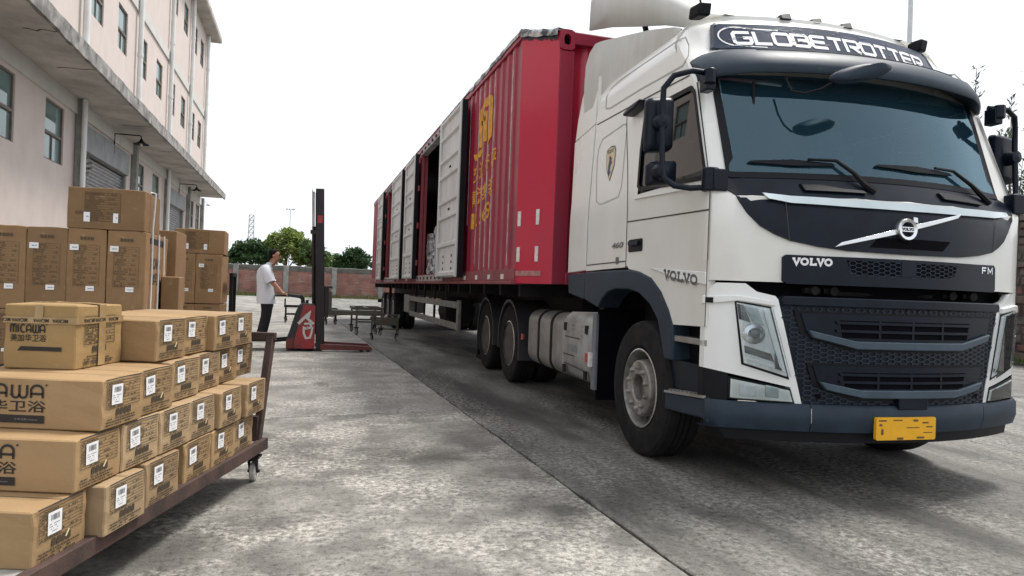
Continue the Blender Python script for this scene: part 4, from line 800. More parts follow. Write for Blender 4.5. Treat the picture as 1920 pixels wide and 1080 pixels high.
for i in range(len(colx) - 1):
    for j in range(len(rowy) - 1):
        left = colx[i] < 1.0; g = .009
        n = 26 if j in (1, 2, 3) and i in (3, 4, 5) else 3
        def jag(a): return (rs.random() - .5) * .016 if a else 0
        near = n > 4; pts = []
        for k in range(n): t = k / n; x = colx[i] + (colx[i + 1] - colx[i]) * t; y = cross(j, x, left); pts.append((jx(i, y) + (jx(i + 1, y) - jx(i, y)) * t + (g if k == 0 else 0), y + g + jag(near)))
        for k in range(n): t = k / n; y = cross(j, colx[i + 1], left) + (cross(j + 1, colx[i + 1], left) - cross(j, colx[i + 1], left)) * t; pts.append((jx(i + 1, y) - g + jag(near), y + (g if k == 0 else 0)))
        for k in range(n): t = 1 - k / n; x = colx[i] + (colx[i + 1] - colx[i]) * t; y = cross(j + 1, x, left); pts.append((jx(i, y) + (jx(i + 1, y) - jx(i, y)) * t - (g if k == 0 else 0), y - g + jag(near)))
        for k in range(n): t = 1 - k / n; y = cross(j, colx[i], left) + (cross(j + 1, colx[i], left) - cross(j, colx[i], left)) * t; pts.append((jx(i, y) + g + jag(near), y - (g if k == 0 else 0)))
        mb = MB(); dz = rs.uniform(-.003, .003); c0 = (sum(p[0] for p in pts) / len(pts), sum(p[1] for p in pts) / len(pts))
        m = len(pts); ins = [(c0[0] + (p[0] - c0[0]) * .9965, c0[1] + (p[1] - c0[1]) * .9965) for p in pts]
        mb.add([(p[0], p[1], -.027) for p in pts] + [(p[0], p[1], -.006 + dz) for p in pts] + [(p[0], p[1], dz) for p in ins],
               [(k, (k + 1) % m, m + (k + 1) % m, m + k) for k in range(m)] + [(m + k, m + (k + 1) % m, 2 * m + (k + 1) % m, 2 * m + k) for k in range(m)] + [tuple(2 * m + k for k in range(m))])
        M_ = (SLAB_L if j <= 2 else SLAB_LL) if left else (SLAB_R if colx[i] < 5 and j < 5 else SLAB_RR)
        mb.build('concrete_slab', M_, ground, smooth=False)

# ------------------------------------------------------------------ the red box trailer (local origin on the ground under its middle)
TX, TY = 3.75, 16.0
TL = thing('box_trailer', (TX, TY, 0), 0, 'long red corrugated box trailer with its side doors folded open', 'trailer')
HX = 1.45; Y0, Y1 = 7.69 - TY, 26.1 - TY; YF = 7.02 - TY; ZB, ZP, ZTOP = 1.33, 1.50, 4.27; ZN = 4.06; INS = .22
op = [(11.95 - TY, 14.85 - TY), (18.95 - TY, 21.35 - TY)]
def corr(fn, a, b, z0, z1, pitch=.28, depth=.019):
    """trapezoid corrugation along one direction"""
    mb = MB(); P = []; u = a
    while u < b - 1e-6:
        for du, d in ((0, 0), (.075, 0), (.115, 1), (.235, 1)):
            if u + du < b: P.append((u + du, d * depth))
        u += pitch
    P.append((b, 0))
    vs = [fn(u, d, z) for z in (z0, z1) for u, d in P]; n = len(P)
    return mb.add(vs, [(i, i + 1, n + i + 1, n + i) for i in range(n - 1)])
segs = [(Y0, op[0][0]), (op[0][1], op[1][0]), (op[1][1], Y1)]
for a, b in segs:
    corr(lambda u, d, z: (-HX + d, u, z), a, b, ZP, ZTOP - .10).build('side_wall', RED, TL, angle=20)
corr(lambda u, d, z: (HX - d, u, z), Y0, Y1, ZP, ZTOP - .10).build('side_wall', RED, TL, angle=20)
corr(lambda u, d, z: (u, YF + .05 + d, z), -HX + INS + .04, HX - INS - .04, ZB + .12, ZN - .12, .30, .05).build('front_wall', REDFLAT, TL, angle=20)
MB().box(-HX, HX, Y1 - .06, Y1, ZB, ZTOP).build('rear_wall', RED, TL)
for s_ in (-1, 1):
    c0, c1 = Vector((s_ * HX, Y0, 0)), Vector((s_ * (HX - INS), YF, 0)); nrm = Vector(((c1 - c0).y, -(c1 - c0).x, 0)).normalized()
    if nrm.x * s_ < 0: nrm = -nrm
    Q = [c0 + Vector((0, 0, ZB)), c1 + Vector((0, 0, ZB)), c1 + Vector((0, 0, ZN)), c0 + Vector((0, 0, ZTOP - .04))]
    mb = MB(); mb.add(Q + [q_ - nrm * .05 for q_ in Q], [(0, 1, 2, 3), (7, 6, 5, 4), (0, 4, 5, 1), (1, 5, 6, 2), (2, 6, 7, 3), (3, 7, 4, 0)])
    cpn = mb.build('corner_plate', REDFLAT, TL)
    for a, z, h in ((.10, 2.07, .085), (.60, 2.07, .085), (.10, 1.66, .085), (.60, 1.66, .085)):
        p = c0 + (c1 - c0) * a + Vector((0, 0, z)) + nrm * .006; d = (c1 - c0).normalized()
        MB().obox(p, d * .028, nrm * .006, Vector((0, 0, h))).build('reflector_plate', REFLW, cpn, bevel=.003)
    p = c0 + (c1 - c0) * .38 + Vector((0, 0, 1.445)) + nrm * .004
    MB().obox(p, (c1 - c0).normalized() * .24, nrm * .004, Vector((0, 0, .028))).build('reflective_strip', mat('worn_pink_tape', (.42, .20, .19), .5, var=.4, scale=14), cpn)
    # corner post with corner casting and its oval hole
    q = s_ * (HX - INS - .02)
    MB().box(*sorted((q - s_ * .15, q + s_ * .02)), YF, YF + .16, ZB, ZN - .20).build('corner_post', RED, TL, bevel=.01)
    mb = MB(); x0, x1 = sorted((q - s_ * .15, q + s_ * .025)); n = 16; cx, cz = (x0 + x1) / 2, ZN - .09
    fan = [(cx + .042 * cos(2 * pi * k / n), cz + .062 * sin(2 * pi * k / n)) for k in range(n)]
    rect = []
    for k in range(n):
        a = 2 * pi * k / n; ca, sa = cos(a), sin(a); m_ = max(abs(ca) / ((x1 - x0) / 2), abs(sa) / .11); rect.append((cx + ca / m_, cz + sa / m_))
    vs = [(x, YF - .012, z) for x, z in fan] + [(x, YF - .012, z) for x, z in rect] + [(x, YF + .05, z) for x, z in fan] + [(x, YF + .16, z) for x, z in rect]
    mb.add(vs, [(k, (k + 1) % n, n + (k + 1) % n, n + k) for k in range(n)] + [(k, (k + 1) % n, 2 * n + (k + 1) % n, 2 * n + k) for k in range(n)] + [(n + k, n + (k + 1) % n, 3 * n + (k + 1) % n, 3 * n + k) for k in range(n)])
    mb.build('corner_casting', RED, TL, smooth=False)
MB().box(-HX + INS + .155, HX - INS - .155, YF - .01, YF + .14, ZN - .13, ZN + .0).build('front_header', RED, TL, bevel=.01)
MB().box(-HX + INS + .155, HX - INS - .155, YF - .005, YF + .14, ZB, ZB + .13).build('front_sill', RED, TL, bevel=.01)
MB().box(-HX + .02, HX - .02, Y0, Y1 - .01, ZTOP - .02, ZTOP + .015).build('roof_sheet', TARP, TL)
MB().add([(-HX, Y0, ZTOP - .03), (-HX + INS, YF, ZN + .004), (HX - INS, YF, ZN + .004), (HX, Y0, ZTOP - .03)], [(0, 1, 2, 3)]).build('roof_nose_sheet', TARP, TL)
for s_ in (-1, 1):
    MB().box(*sorted((s_ * (HX - .06), s_ * (HX + .02))), Y0, Y1, ZTOP - .11, ZTOP - .01).build('top_rail', RED, TL, bevel=.008)
    MB().box(*sorted((s_ * (HX - .10), s_ * (HX + .012))), Y0 - .02, Y1, ZB + .03, ZP).build('bottom_rail', REDPINK, TL, bevel=.006)
    MB().box(*sorted((s_ * (HX - .10), s_ * (HX + .05))), Y0 - .02, Y1, ZB - .012, ZB + .03).build('rail_flange', REDPINK, TL, bevel=.006)
    for Y in (8.1, 8.75, 9.45, 10.2, 16.6, 18.3, 24.4): MB().box(*sorted((s_ * (HX + .012), s_ * (HX + .02))), Y - TY, Y + .11 - TY, 1.38, 1.44).build('rail_reflector', REFLW, TL)
# crumpled roof sealing tape and torn tarp along the near top edge
mb = MB(); rt = random.Random(5); K = 160
for k in range(K):
    y = YF + (Y1 - YF) * (k / (K - 1)) ** 1.15; nz_ = max(0, (Y0 - y) / (Y0 - YF)); x = -HX + nz_ * INS; zt0 = ZTOP - .03 * (nz_ > 0) - nz_ * (ZTOP - .03 - ZN)
    bulge = .013 if y < Y0 + 2.6 else .006
    for dx, dz in ((-.03, -.055 if y < Y0 + 2.6 else -.02), (-.034, -.02), (-.015, .022), (.12, .02)):
        mb.v.append((x + dx + rt.uniform(-1, 1) * bulge * .4, y + rt.uniform(-.01, .01), zt0 + dz + rt.uniform(-1, 1) * bulge * (.8 if y < Y0 + 3 else .6)))
for k in range(K - 1):
    for q in range(3): mb.f.append([k * 4 + q, k * 4 + q + 1, (k + 1) * 4 + q + 1, (k + 1) * 4 + q])
mb.build('torn_roof_tape', TARP, TL, angle=70)
mb = MB(); c0, c1 = Vector((-HX, Y0, 0)), Vector((-HX + INS - .01, YF + .03, 0)); nn_ = Vector((-.9, -.44, 0))
for k in range(24):
    p = c0 + (c1 - c0) * k / 23 + nn_ * .006
    zq = ZTOP - .03 - (ZTOP - .03 - ZN) * k / 23
    for z in (zq + .02 + rt.uniform(-.006, .006), zq - .085 + rt.uniform(-.03, .025)): mb.v.append((p.x, p.y, z))
mb.f += [[2 * k, 2 * k + 2, 2 * k + 3, 2 * k + 1] for k in range(23)]
mb.build('tar_strip', mat('tar_black', (.022, .025, .04), .5, var=.5, scale=10), TL, smooth=False)
# door openings: frames, dark lined inside
for a, b in op:
    for y in (a - .07, b): MB().box(-HX - .015, -HX + .12, y, y + .07, ZB + .03, ZTOP - .1).build('door_jamb', REDPINK, TL, bevel=.006)
    MB().box(-HX - .03, -HX + .10, a - .05, b + .05, ZTOP - .20, ZTOP - .08).build('door_header', mat('header_white', (.42, .40, .39), .6, var=.4, scale=8), TL)
    MB().box(-HX - .045, -HX + .1, a - .05, b + .05, ZB + .04, ZB + .15).build('door_sill', mat('sill_worn', (.36, .31, .30), .6, .2, var=.5, scale=9), TL)
    for k in range(7):
        y = a + .2 + (b - a - .4) * k / 6; MB().box(-HX - .05, -HX - .044, y, y + .12, ZTOP - .17, ZTOP - .12).build('header_slot', DEEP, TL); MB().box(-HX - .052, -HX - .046, y, y + .10, ZB + .07, ZB + .12).build('sill_slot', DEEP, TL)
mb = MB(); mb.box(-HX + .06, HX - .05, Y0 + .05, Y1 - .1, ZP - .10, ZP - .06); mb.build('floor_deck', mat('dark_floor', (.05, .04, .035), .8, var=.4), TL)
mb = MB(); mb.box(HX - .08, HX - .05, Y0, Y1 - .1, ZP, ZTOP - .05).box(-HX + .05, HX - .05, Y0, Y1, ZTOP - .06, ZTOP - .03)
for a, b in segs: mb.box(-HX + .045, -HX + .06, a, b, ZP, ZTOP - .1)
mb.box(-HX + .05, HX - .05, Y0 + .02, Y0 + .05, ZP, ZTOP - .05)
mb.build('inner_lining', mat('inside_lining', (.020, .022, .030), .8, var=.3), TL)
# folded door leaves, inner face outward
for a, b, hinge in ((10.22, 11.92, 1), (14.88, 16.32, -1), (17.05, 18.92, 1), (21.40, 22.78, -1)):
    a -= TY; b -= TY; xo = -HX - .155; xi = -HX - .065; z0, z1 = 1.42, 4.08
    lf = MB().box(xo + .02, xi, a, b, z0, z1).build('door_leaf', DOORIN, TL, bevel=.006)
    MB().box(xo + .005, xi - .002, a - .035, a, z0 - .01, z1 + .01).build('rubber_gasket', BLACK, lf); MB().box(xo + .005, xi - .002, b, b + .035, z0 - .01, z1 + .01).build('rubber_gasket', BLACK, lf)
    for y in (a, b - .10): MB().box(xo - .015, xo + .02, y, y + .10, z0, z1).build('leaf_stile', DOORIN, lf, bevel=.006)
    for z in (z0, 1.90, 2.36, 2.62, 3.05, 3.32, 3.70, z1 - .10):
        mb = MB(); y0_, y1_ = a + .10, b - .10
        mb.add([(xo + .02, y0_, z), (xo + .02, y1_, z), (xo - .015, y1_, z + .025), (xo - .015, y0_, z + .025), (xo - .015, y1_, z + .075), (xo - .015, y0_, z + .075), (xo + .02, y1_, z + .10), (xo + .02, y0_, z + .10)], [(0, 1, 2, 3), (3, 2, 4, 5), (5, 4, 6, 7)])
        mb.build('leaf_rib', DOORIN, lf, smooth=False)
    for z in (2.53, 3.22): MB().box(xo + .010, xo + .02, (a + b) / 2 - .06, (a + b) / 2 + .06, z - .02, z + .012).build('leaf_stud', CHASSIS, lf)
    for z in (1.66, 1.76, 1.56):
        for q in (.3, .7): MB().box(xo + .012, xo + .02, a + (b - a) * q - .02, a + (b - a) * q + .02, z - .02, z + .02).build('leaf_scuff', CHASSIS, lf)
    for z in (1.7, 2.5, 3.3, 3.9): y = b if hinge > 0 else a; MB().tube([(-HX - .06, y + .02 * hinge, z), (-HX - .06, y + .02 * hinge, z + .12)], .03, 8).build('hinge', REDPINK, lf)
# yellow company lettering on the corrugated side
def cside(u, v, t):
    y = -u; ph = ((y - Y0) % .28); d = 0 if ph < .075 else ((ph - .075) / .04 if ph < .115 else (1 if ph < .235 else 1 - (ph - .235) / .045))
    return (-HX + .019 * max(0, min(1, d)) - .006 - t, y, v)
def wrap(mb):
    """cut lettering finely so that it follows the corrugation"""
    me = bpy.data.meshes.new('w'); me.from_pydata(mb.v, [], mb.f); bm = bmesh.new(); bm.from_mesh(me); k = 0; lo = min(p[0] for p in mb.v); hi = max(p[0] for p in mb.v)
    u = lo
    while u < hi: bmesh.ops.bisect_plane(bm, geom=bm.verts[:] + bm.edges[:] + bm.faces[:], dist=1e-6, plane_co=(u, 0, 0), plane_no=(1, 0, 0)); u += .0125
    r = MB(); bm.verts.index_update(); r.v = [cside(v.co.x, v.co.y, 0) for v in bm.verts]; r.f = [[v.index for v in f.verts] for f in bm.faces]; bm.free(); bpy.data.meshes.remove(me); return r
flat = lambda u, v, t: (u, v, 0)
yu = lambda Y: -(Y - TY)
mb = MB(); u0 = yu(9.62)
mb.ribbon([(u0, 3.26), (u0, 3.74), (u0 + .10, 3.82), (u0 + .42, 3.86), (u0 + .54, 3.80), (u0 + .54, 3.36), (u0 + .42, 3.26)], .13, flat, 0)
mb.ribbon([(u0 + .27, 3.72), (u0 + .27, 3.30)], .13, flat, 0); mb.ribbon([(u0, 3.60), (u0 + .27, 3.63)], .07, flat, 0)
mb.add([(u0 + a_, z_, 0) for a_, z_ in ((-.36, 3.22), (-.28, 3.12), (-.02, 3.12), (.20, 3.22), (.14, 3.27), (-.08, 3.20), (-.26, 3.21))], [tuple(range(7))])
wrap(mb).build('company_mark', YELLOW, TL, smooth=False)
for body, za, zb, ua, ub in (('交道衛呼', 2.79, 3.05, yu(9.98), yu(8.72)), ('青港集装', 2.44, 2.69, yu(10.02), yu(8.80)), ('12569', 2.12, 2.35, yu(10.05), yu(8.95))):
    k = len(body); st = (ub - ua) / k
    for q, ch in enumerate(body):
        mb = MB(); put_text(mb, ch, ua + st * q + .03, ua + st * (q + 1) - .03, za + .02 * q, zb + .02 * q, flat, 0, .016); wrap(mb).build('lettering', YELLOW, TL, smooth=False)
SCRAPE = mat('scraped_bright_edge', (.62, .56, .55), .5, .2, var=.5, scale=8)  # pale strips along chosen corrugation edges
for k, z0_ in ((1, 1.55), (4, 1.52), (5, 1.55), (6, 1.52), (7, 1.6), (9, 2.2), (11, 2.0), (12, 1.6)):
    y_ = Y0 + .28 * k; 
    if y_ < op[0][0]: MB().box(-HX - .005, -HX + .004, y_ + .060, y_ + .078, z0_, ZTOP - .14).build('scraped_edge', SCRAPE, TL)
# underframe, side guard, landing legs, running gear
mb = MB(); mb.box(-.62, -.46, YF + .6, Y1 - .2, .98, ZB - .02).box(.46, .62, YF + .6, Y1 - .2, .98, ZB - .02)
for k in range(22): y = YF + .7 + k * .85; mb.box(-1.36, 1.36, y, y + .08, 1.18, ZB - .015)
mb.build('underframe', CHASSIS, TL)
GUARD = mat('guard_rail_grey', (.17, .165, .15), .65, .2, var=.35, scale=5)
for s_ in (-1, 1):
    for z in (.62, .97): mb = MB().box(*sorted((s_ * 1.37, s_ * 1.40)), 11.0 - TY, 16.45 - TY, z - .055, z + .055).build('side_guard_rail', GUARD, TL, bevel=.006)
    MB().box(*sorted((s_ * 1.345, s_ * 1.395)), 10.95 - TY, 11.1 - TY, .545, 1.05).build('side_guard_post', GUARD, TL, bevel=.006)
    for Y in (12.2, 13.4, 14.6, 15.8): MB().box(*sorted((s_ * 1.32, s_ * 1.36)), Y - TY, Y + .05 - TY, .56, 1.3).build('side_guard_post', CHASSIS, TL)
    MB().box(*sorted((s_ * 1.0, s_ * 1.40)), 16.5 - TY, 17.4 - TY, .62, 1.05).build('tool_box', GUARD, TL, bevel=.01)
    MB().box(*sorted((s_ * .70, s_ * .85)), 11.3 - TY, 11.5 - TY, .12, 1.2).box(*sorted((s_ * .62, s_ * .93)), 11.25 - TY, 11.55 - TY, .08, .13).build('landing_leg', CHASSIS, TL)
    for Y in (20.6, 21.95, 23.3): wheel(TL, s_ * 1.16, Y - TY, s_, 'dual', R=.51)
    MB().tube([(s_ * .9, 13.0 - TY, .80), (s_ * .9, 13.9 - TY, .80)], .28, 16).build('air_tank', CHASSIS, TL)
MB().box(-1.2, 1.2, Y1 - .12, Y1 - .04, .62, .74).build('rear_bumper', CHASSIS, TL); MB().box(-.8, -.7, Y1 - .14, Y1 - .06, .62, 1.2).build('bumper_bracket', CHASSIS, TL); MB().box(.7, .8, Y1 - .14, Y1 - .06, .62, 1.2).build('bumper_bracket', CHASSIS, TL)
mb = MB()
for k in range(4): mb.tube([(-1.1, Y1 + .02, .7 + k * .16), (-1.1, Y1 - .4, .7 + k * .16)], .02, 6)
# cargo seen through the openings
FOIL = mat('silver_wrap', (.62, .63, .66), .22, .85, var=.7, scale=13, col2=(.05, .05, .07), bump=1., bscale=18)
def bundle(x, y, z, w, d, h, label):
    mb = MB(); rb = random.Random(int(y * 100)); nx, nz = 9, 14
    def f(u, v):
        a = 2 * pi * u; q = lambda t: math.copysign(abs(t) ** .5, t)
        return (w / 2 * q(cos(a)) + rb.uniform(-.02, .02), d / 2 * q(sin(a)) + rb.uniform(-.02, .02), h * v)
    N_ = 20; mb.v = [f(i / N_, j / 12) for j in range(13) for i in range(N_)]
    mb.f = [[j * N_ + i, j * N_ + (i + 1) % N_, (j + 1) * N_ + (i + 1) % N_, (j + 1) * N_ + i] for j in range(12) for i in range(N_)] + [[12 * N_ + i for i in range(N_)]]
    o = mb.build('wrapped_bundle', FOIL, None, smooth=False); o.location = (x, y, z); tag(o, label, 'bundle', 'foil wrapped bundles in the trailer')
bundle(TX - 1.17, 13.5, ZP - .06, .36, .62, 1.0, 'tall silver foil wrapped bundle just inside the nearer trailer door')
bundle(TX - 1.17, 14.42, ZP - .06, .36, .50, .92, 'silver foil wrapped bundle against the far jamb of the nearer trailer door')

# ------------------------------------------------------------------ the warehouse on the left
BX, BY = -5.2, 24.0
BD = thing('warehouse_building', (BX, BY, 0), 0, 'three storey pink warehouse with long concrete canopy and roller shutters', 'building')
ya, yb, zt_ = 6.0 - BY, 38.0 - BY, 13.45
wins = []
for Y in (13.55, 16.2, 23.95, 26.35, 34.25, 36.1): wins.append((Y, Y + 1.12, 3.60, 4.84))
for Y in (11.6, 14.05, 16.5, 18.95, 21.35, 23.9, 26.35, 28.85, 31.2, 33.75, 35.75): wins.append((Y, Y + 1.0, 7.55, 8.78))
for Y in (14.05, 16.5, 18.95, 21.35, 23.9, 26.35, 28.85, 31.2, 33.75, 35.75): wins.append((Y, Y + 1.0, 11.45, 12.66))
doors = [(18.72, 22.85, 0.0, 4.80), (29.15, 32.75, 0.0, 4.72)]
holes = [(a - BY, b - BY, c, d) for a, b, c, d in wins + doors]
ys = sorted(set([ya, yb] + [h[0] for h in holes] + [h[1] for h in holes])); zs = sorted(set([0, zt_] + [h[2] for h in holes] + [h[3] for h in holes]))
mb = MB()
for i in range(len(ys) - 1):
    for j in range(len(zs) - 1):
        ym, zm = (ys[i] + ys[i + 1]) / 2, (zs[j] + zs[j + 1]) / 2
        if any(h[0] < ym < h[1] and h[2] < zm < h[3] for h in holes): continue
        mb.add([(0, ys[i], zs[j]), (0, ys[i + 1], zs[j]), (0, ys[i + 1], zs[j + 1]), (0, ys[i], zs[j + 1])], [(0, 1, 2, 3)])
for a, b, c, d in holes:
    mb.add([(0, a, c), (0, b, c), (0, b, d), (0, a, d), (-.22, a, c), (-.22, b, c), (-.22, b, d), (-.22, a, d)], [(0, 4, 5, 1), (1, 5, 6, 2), (2, 6, 7, 3), (3, 7, 4, 0)])
mb.add([(0, yb, 0), (-14, yb, 0), (-14, yb, zt_), (0, yb, zt_), (0, ya, 0), (-14, ya, 0), (-14, ya, zt_), (0, ya, zt_)], [(0, 1, 2, 3), (5, 4, 7, 6), (3, 2, 6, 7), (1, 5, 6, 2)])
mb.build('wall', PINK, BD, smooth=False)
for a, b, c, d in wins:
    a -= BY; b -= BY; f = MB(); t = .035
    f.box(-.09, -.03, a + .002, a + t, c + .002, d - .002).box(-.09, -.03, b - t, b - .002, c + .002, d - .002).box(-.09, -.03, a + t, b - t, d - t, d - .002).box(-.09, -.03, a + t, b - t, c + .002, c + t)
    zm = c + (d - c) * .46; f.box(-.088, -.02, a + t, b - t, zm - .03, zm + .03); f.box(-.085, -.04, (a + b) / 2 - .02, (a + b) / 2 + .02, c + t, zm - .03)
    w = f.build('window', WINFRAME, BD, smooth=False)
    for z0, z1 in ((c + t, zm - .03), (zm + .03, d - t)): MB().box(-.068, -.061, a + t, b - t, z0, z1).build('pane', WINGREEN, w, smooth=False)
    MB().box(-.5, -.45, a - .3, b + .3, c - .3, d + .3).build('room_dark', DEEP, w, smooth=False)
for a, b, c, d in doors:
    a -= BY; b -= BY; mb = MB(); z = 0.; P = []
    while z < d - .62: P += [(-.14, z), (-.105, z + .035), (-.105, z + .055), (-.14, z + .09)]; z += .095
    n = len(P); mb.add([(x, a + .04, z) for x, z in P] + [(x, b - .04, z) for x, z in P], [(k, k + 1, n + k + 1, n + k) for k in range(n - 1)])
    sh = mb.build('roller_shutter', SHUTTER, BD, smooth=False)
    MB().box(-.2, .06, a - .02, b + .02, d - .60, d + .02).build('shutter_box', SHUTBOX, sh, bevel=.01)
    for y in (a, b - .06): MB().box(-.2, -.03, y, y + .06, 0, d - .6).build('shutter_guide', SHUTBOX, sh)
# canopy: slab with blackened edge, stained soffit
CZ, CO = 5.27, 1.12
MB().box(.003, CO, ya, 37.0 - BY, CZ, CZ + .16).build('canopy_slab', SOFFIT, BD)
mb = MB(); re_ = random.Random(4); K = 90
for k in range(K + 1):
    y = ya + (37.0 - BY - ya) * k / K
    for dx, z in ((.0, CZ - .05), (.075, CZ - .06), (.08, CZ + .22), (-.02, CZ + .225)): mb.v.append((CO + dx + re_.uniform(-.008, .008), y, z + re_.uniform(-.012, .012)))
for k in range(K):
    for q in range(4): mb.f.append([k * 4 + q, k * 4 + (q + 1) % 4, (k + 1) * 4 + (q + 1) % 4, (k + 1) * 4 + q])
mb.f += [[0, 1, 2, 3], [K * 4 + 3, K * 4 + 2, K * 4 + 1, K * 4]]
mb.build('canopy_edge', CONC_EDGE, BD, smooth=False)
CRACK = mat('crack_dark', (.05, .045, .04), .9, var=.3)
for Y, l_ in ((13.2, .55), (15.4, .75), (20.6, .8), (24.3, .6), (27.6, .7), (31, .6), (10.8, .7)):
    mb = MB(); P = [(CO - l_ * k / 6, Y - BY + re_.uniform(-.05, .05) + .1 * k / 6) for k in range(7)]; mb.ribbon(P, .035, lambda u, v, t: (u, v, CZ - t), .003); mb.build('soffit_crack', CRACK, BD, smooth=False)
# beam band under the canopy, floor bands, eaves
MB().box(.002, .05, ya, yb, 4.92, CZ - .002).build('lintel_band', PALEWALL, BD); 
for z0, z1 in ((9.28, 9.62),): MB().box(.002, .05, ya, yb, z0, z1).build('floor_band', PALEWALL, BD)
mb = MB(); mb.prism([(-14.2, 13.36), (.55, 13.36), (.60, 13.42), (.60, 13.62), (.52, 13.72), (-14.2, 13.72)], lambda x, z, t: (x, t, z), ya, yb + .5); mb.build('roof_eaves', SOFFIT, BD)
for Y in (18.2, 23.45, 28.6, 33.45, 37.6):
    MB().box(.003, .16, Y - BY - .13, Y - BY + .13, 0, CZ - .001).build('pilaster', PILASTER, BD, bevel=.015)
for Y in (12.6, 18.15, 23.4, 28.3, 32.8, 37.4):
    mb = MB(); y = Y - BY; mb.tube([(.13, y, CZ + .17), (.13, y, 13.3)], .075, 12)
    for z in (6.4, 7.9, 9.9, 11.6): mb.tube([(.13, y, z), (.13, y, z + .12)], .088, 12)
    mb.build('downpipe', PVC, BD)
    if Y in (18.15, 28.3): MB().tube([(.20, y - .12, .2), (.20, y - .12, CZ - .01)], .055, 10).build('downpipe', PVC, BD)
mb = MB()
for k in range(14): mb.tube([(.05 + .25 * sin(k * .45), 18.25 - BY + .05 * sin(k * 2.), 2.3 + .12 * k), (.12 + .2 * sin(k * .6 + 1), 18.3 - BY, 2.42 + .12 * k)], .03, 5)
mb.build('peeling_pipe_lagging', mat('lagging', (.30, .27, .22), .9, var=.6, scale=9, col2=(.04, .035, .03)), BD)
# bracket lamps over the shutters
for Y, lb in ((21.2, 'rusty swan neck lamp over the nearer roller shutter'), (31.2, 'rusty swan neck lamp over the farther roller shutter')):
    L = thing('bracket_lamp', (BX + .05, Y, 4.86), 0, lb, 'lamp', 'bracket lamps under the canopy')
    MB().tube([(0, 0, -.28), (0, 0, .22), (.01, 0, .26), (.62, 0, .26), (.66, 0, .23), (.66, 0, .15)], .017, 6).build('lamp_bracket', CHASSIS, L)
    mb = MB(); mb.lathe([(.03, .17), (.05, .12), (.09, .08), (.20, .03), (.205, .02), (.19, .022), (.08, .06), (.01, .07)], (.66, 0, 0), 'z', 16); mb.build('lamp_shade', CHASSIS, L)
    mb = MB(); mb.lathe([(.001, -.03), (.035, -.01), (.04, .03), (.02, .07)], (.66, 0, 0), 'z', 10); mb.build('bulb', LABELW, L)

# ------------------------------------------------------------------ brick boundary wall across the back
def brick_mat(name, a, b, mortar, sx=8.0, sy=14., rot=(radians(90), 0, 0)):
    m = bpy.data.materials.new(name); m.use_nodes = True; n = m.node_tree.nodes; l = m.node_tree.links; bs = n['Principled BSDF']; bs.inputs['Roughness'].default_value = .9
    tc = n.new('ShaderNodeTexCoord'); mp = n.new('ShaderNodeMapping'); mp.inputs['Rotation'].default_value = rot; l.new(tc.outputs['Object'], mp.inputs[0])
    br = n.new('ShaderNodeTexBrick'); br.inputs['Scale'].default_value = 1; br.inputs['Brick Width'].default_value = .24; br.inputs['Row Height'].default_value = .068; br.inputs['Mortar Size'].default_value = .008
    br.inputs['Color1'].default_value = (*a, 1); br.inputs['Color2'].default_value = (*b, 1); br.inputs['Mortar'].default_value = (*mortar, 1); l.new(mp.outputs[0], br.inputs['Vector'])
    nz = n.new('ShaderNodeTexNoise'); nz.inputs['Scale'].default_value = 1.4; nz.inputs['Detail'].default_value = 9; l.new(tc.outputs['Object'], nz.inputs['Vector'])
    mp2 = n.new('ShaderNodeMapping'); mp2.inputs['Scale'].default_value = (.35, .35, 3.0); l.new(tc.outputs['Object'], mp2.inputs[0])
    n3 = n.new('ShaderNodeTexNoise'); n3.inputs['Scale'].default_value = 2.2; n3.inputs['Detail'].default_value = 7; l.new(mp2.outputs[0], n3.inputs['Vector'])
    rp = n.new('ShaderNodeValToRGB'); rp.color_ramp.elements[0].position = .52; rp.color_ramp.elements[1].position = .64; l.new(n3.outputs[0], rp.inputs[0])
    mx = n.new('ShaderNodeMix'); mx.data_type = 'RGBA'; mx.inputs[7].default_value = (*mortar, 1); l.new(br.outputs[0], mx.inputs[6])
    sc = n.new('ShaderNodeMath'); sc.operation = 'MULTIPLY'; sc.inputs[1].default_value = .6; l.new(rp.outputs[0], sc.inputs[0]); l.new(sc.outputs[0], mx.inputs[0])
    r2 = n.new('ShaderNodeValToRGB'); r2.color_ramp.elements[0].position = .3; r2.color_ramp.elements[0].color = (.55, .5, .48, 1); r2.color_ramp.elements[1].position = .62; r2.color_ramp.elements[1].color = (1, 1, 1, 1); l.new(nz.outputs[0], r2.inputs[0])
    m2 = n.new('ShaderNodeMix'); m2.data_type = 'RGBA'; m2.blend_type = 'MULTIPLY'; m2.inputs[0].default_value = .8; l.new(mx.outputs[2], m2.inputs[6]); l.new(r2.outputs[0], m2.inputs[7])
    l.new(m2.outputs[2], bs.inputs['Base Color'])
    bp = n.new('ShaderNodeBump'); bp.inputs['Strength'].default_value = .7; bp.inputs['Distance'].default_value = .02; l.new(br.outputs['Fac'], bp.inputs['Height']); bp.invert = True; l.new(bp.outputs[0], bs.inputs['Normal'])
    return m
BRICKW = brick_mat('weathered_red_brick', (.34, .115, .075), (.24, .085, .06), (.36, .33, .30))
CAPM = mat('mossy_coping', (.145, .14, .125), .9, var=.5, scale=2, col2=(.07, .07, .06), bump=.4, bscale=20)
BW = thing('brick_wall', (-1, 62.3, 0), 0, 'weathered red brick boundary wall with grey piers behind the forklift', 'wall')
MB().box(-19, 22, 0, .24, -.05, 2.28).build('brickwork', BRICKW, BW)
mb = MB(); rw = random.Random(8); K = 120
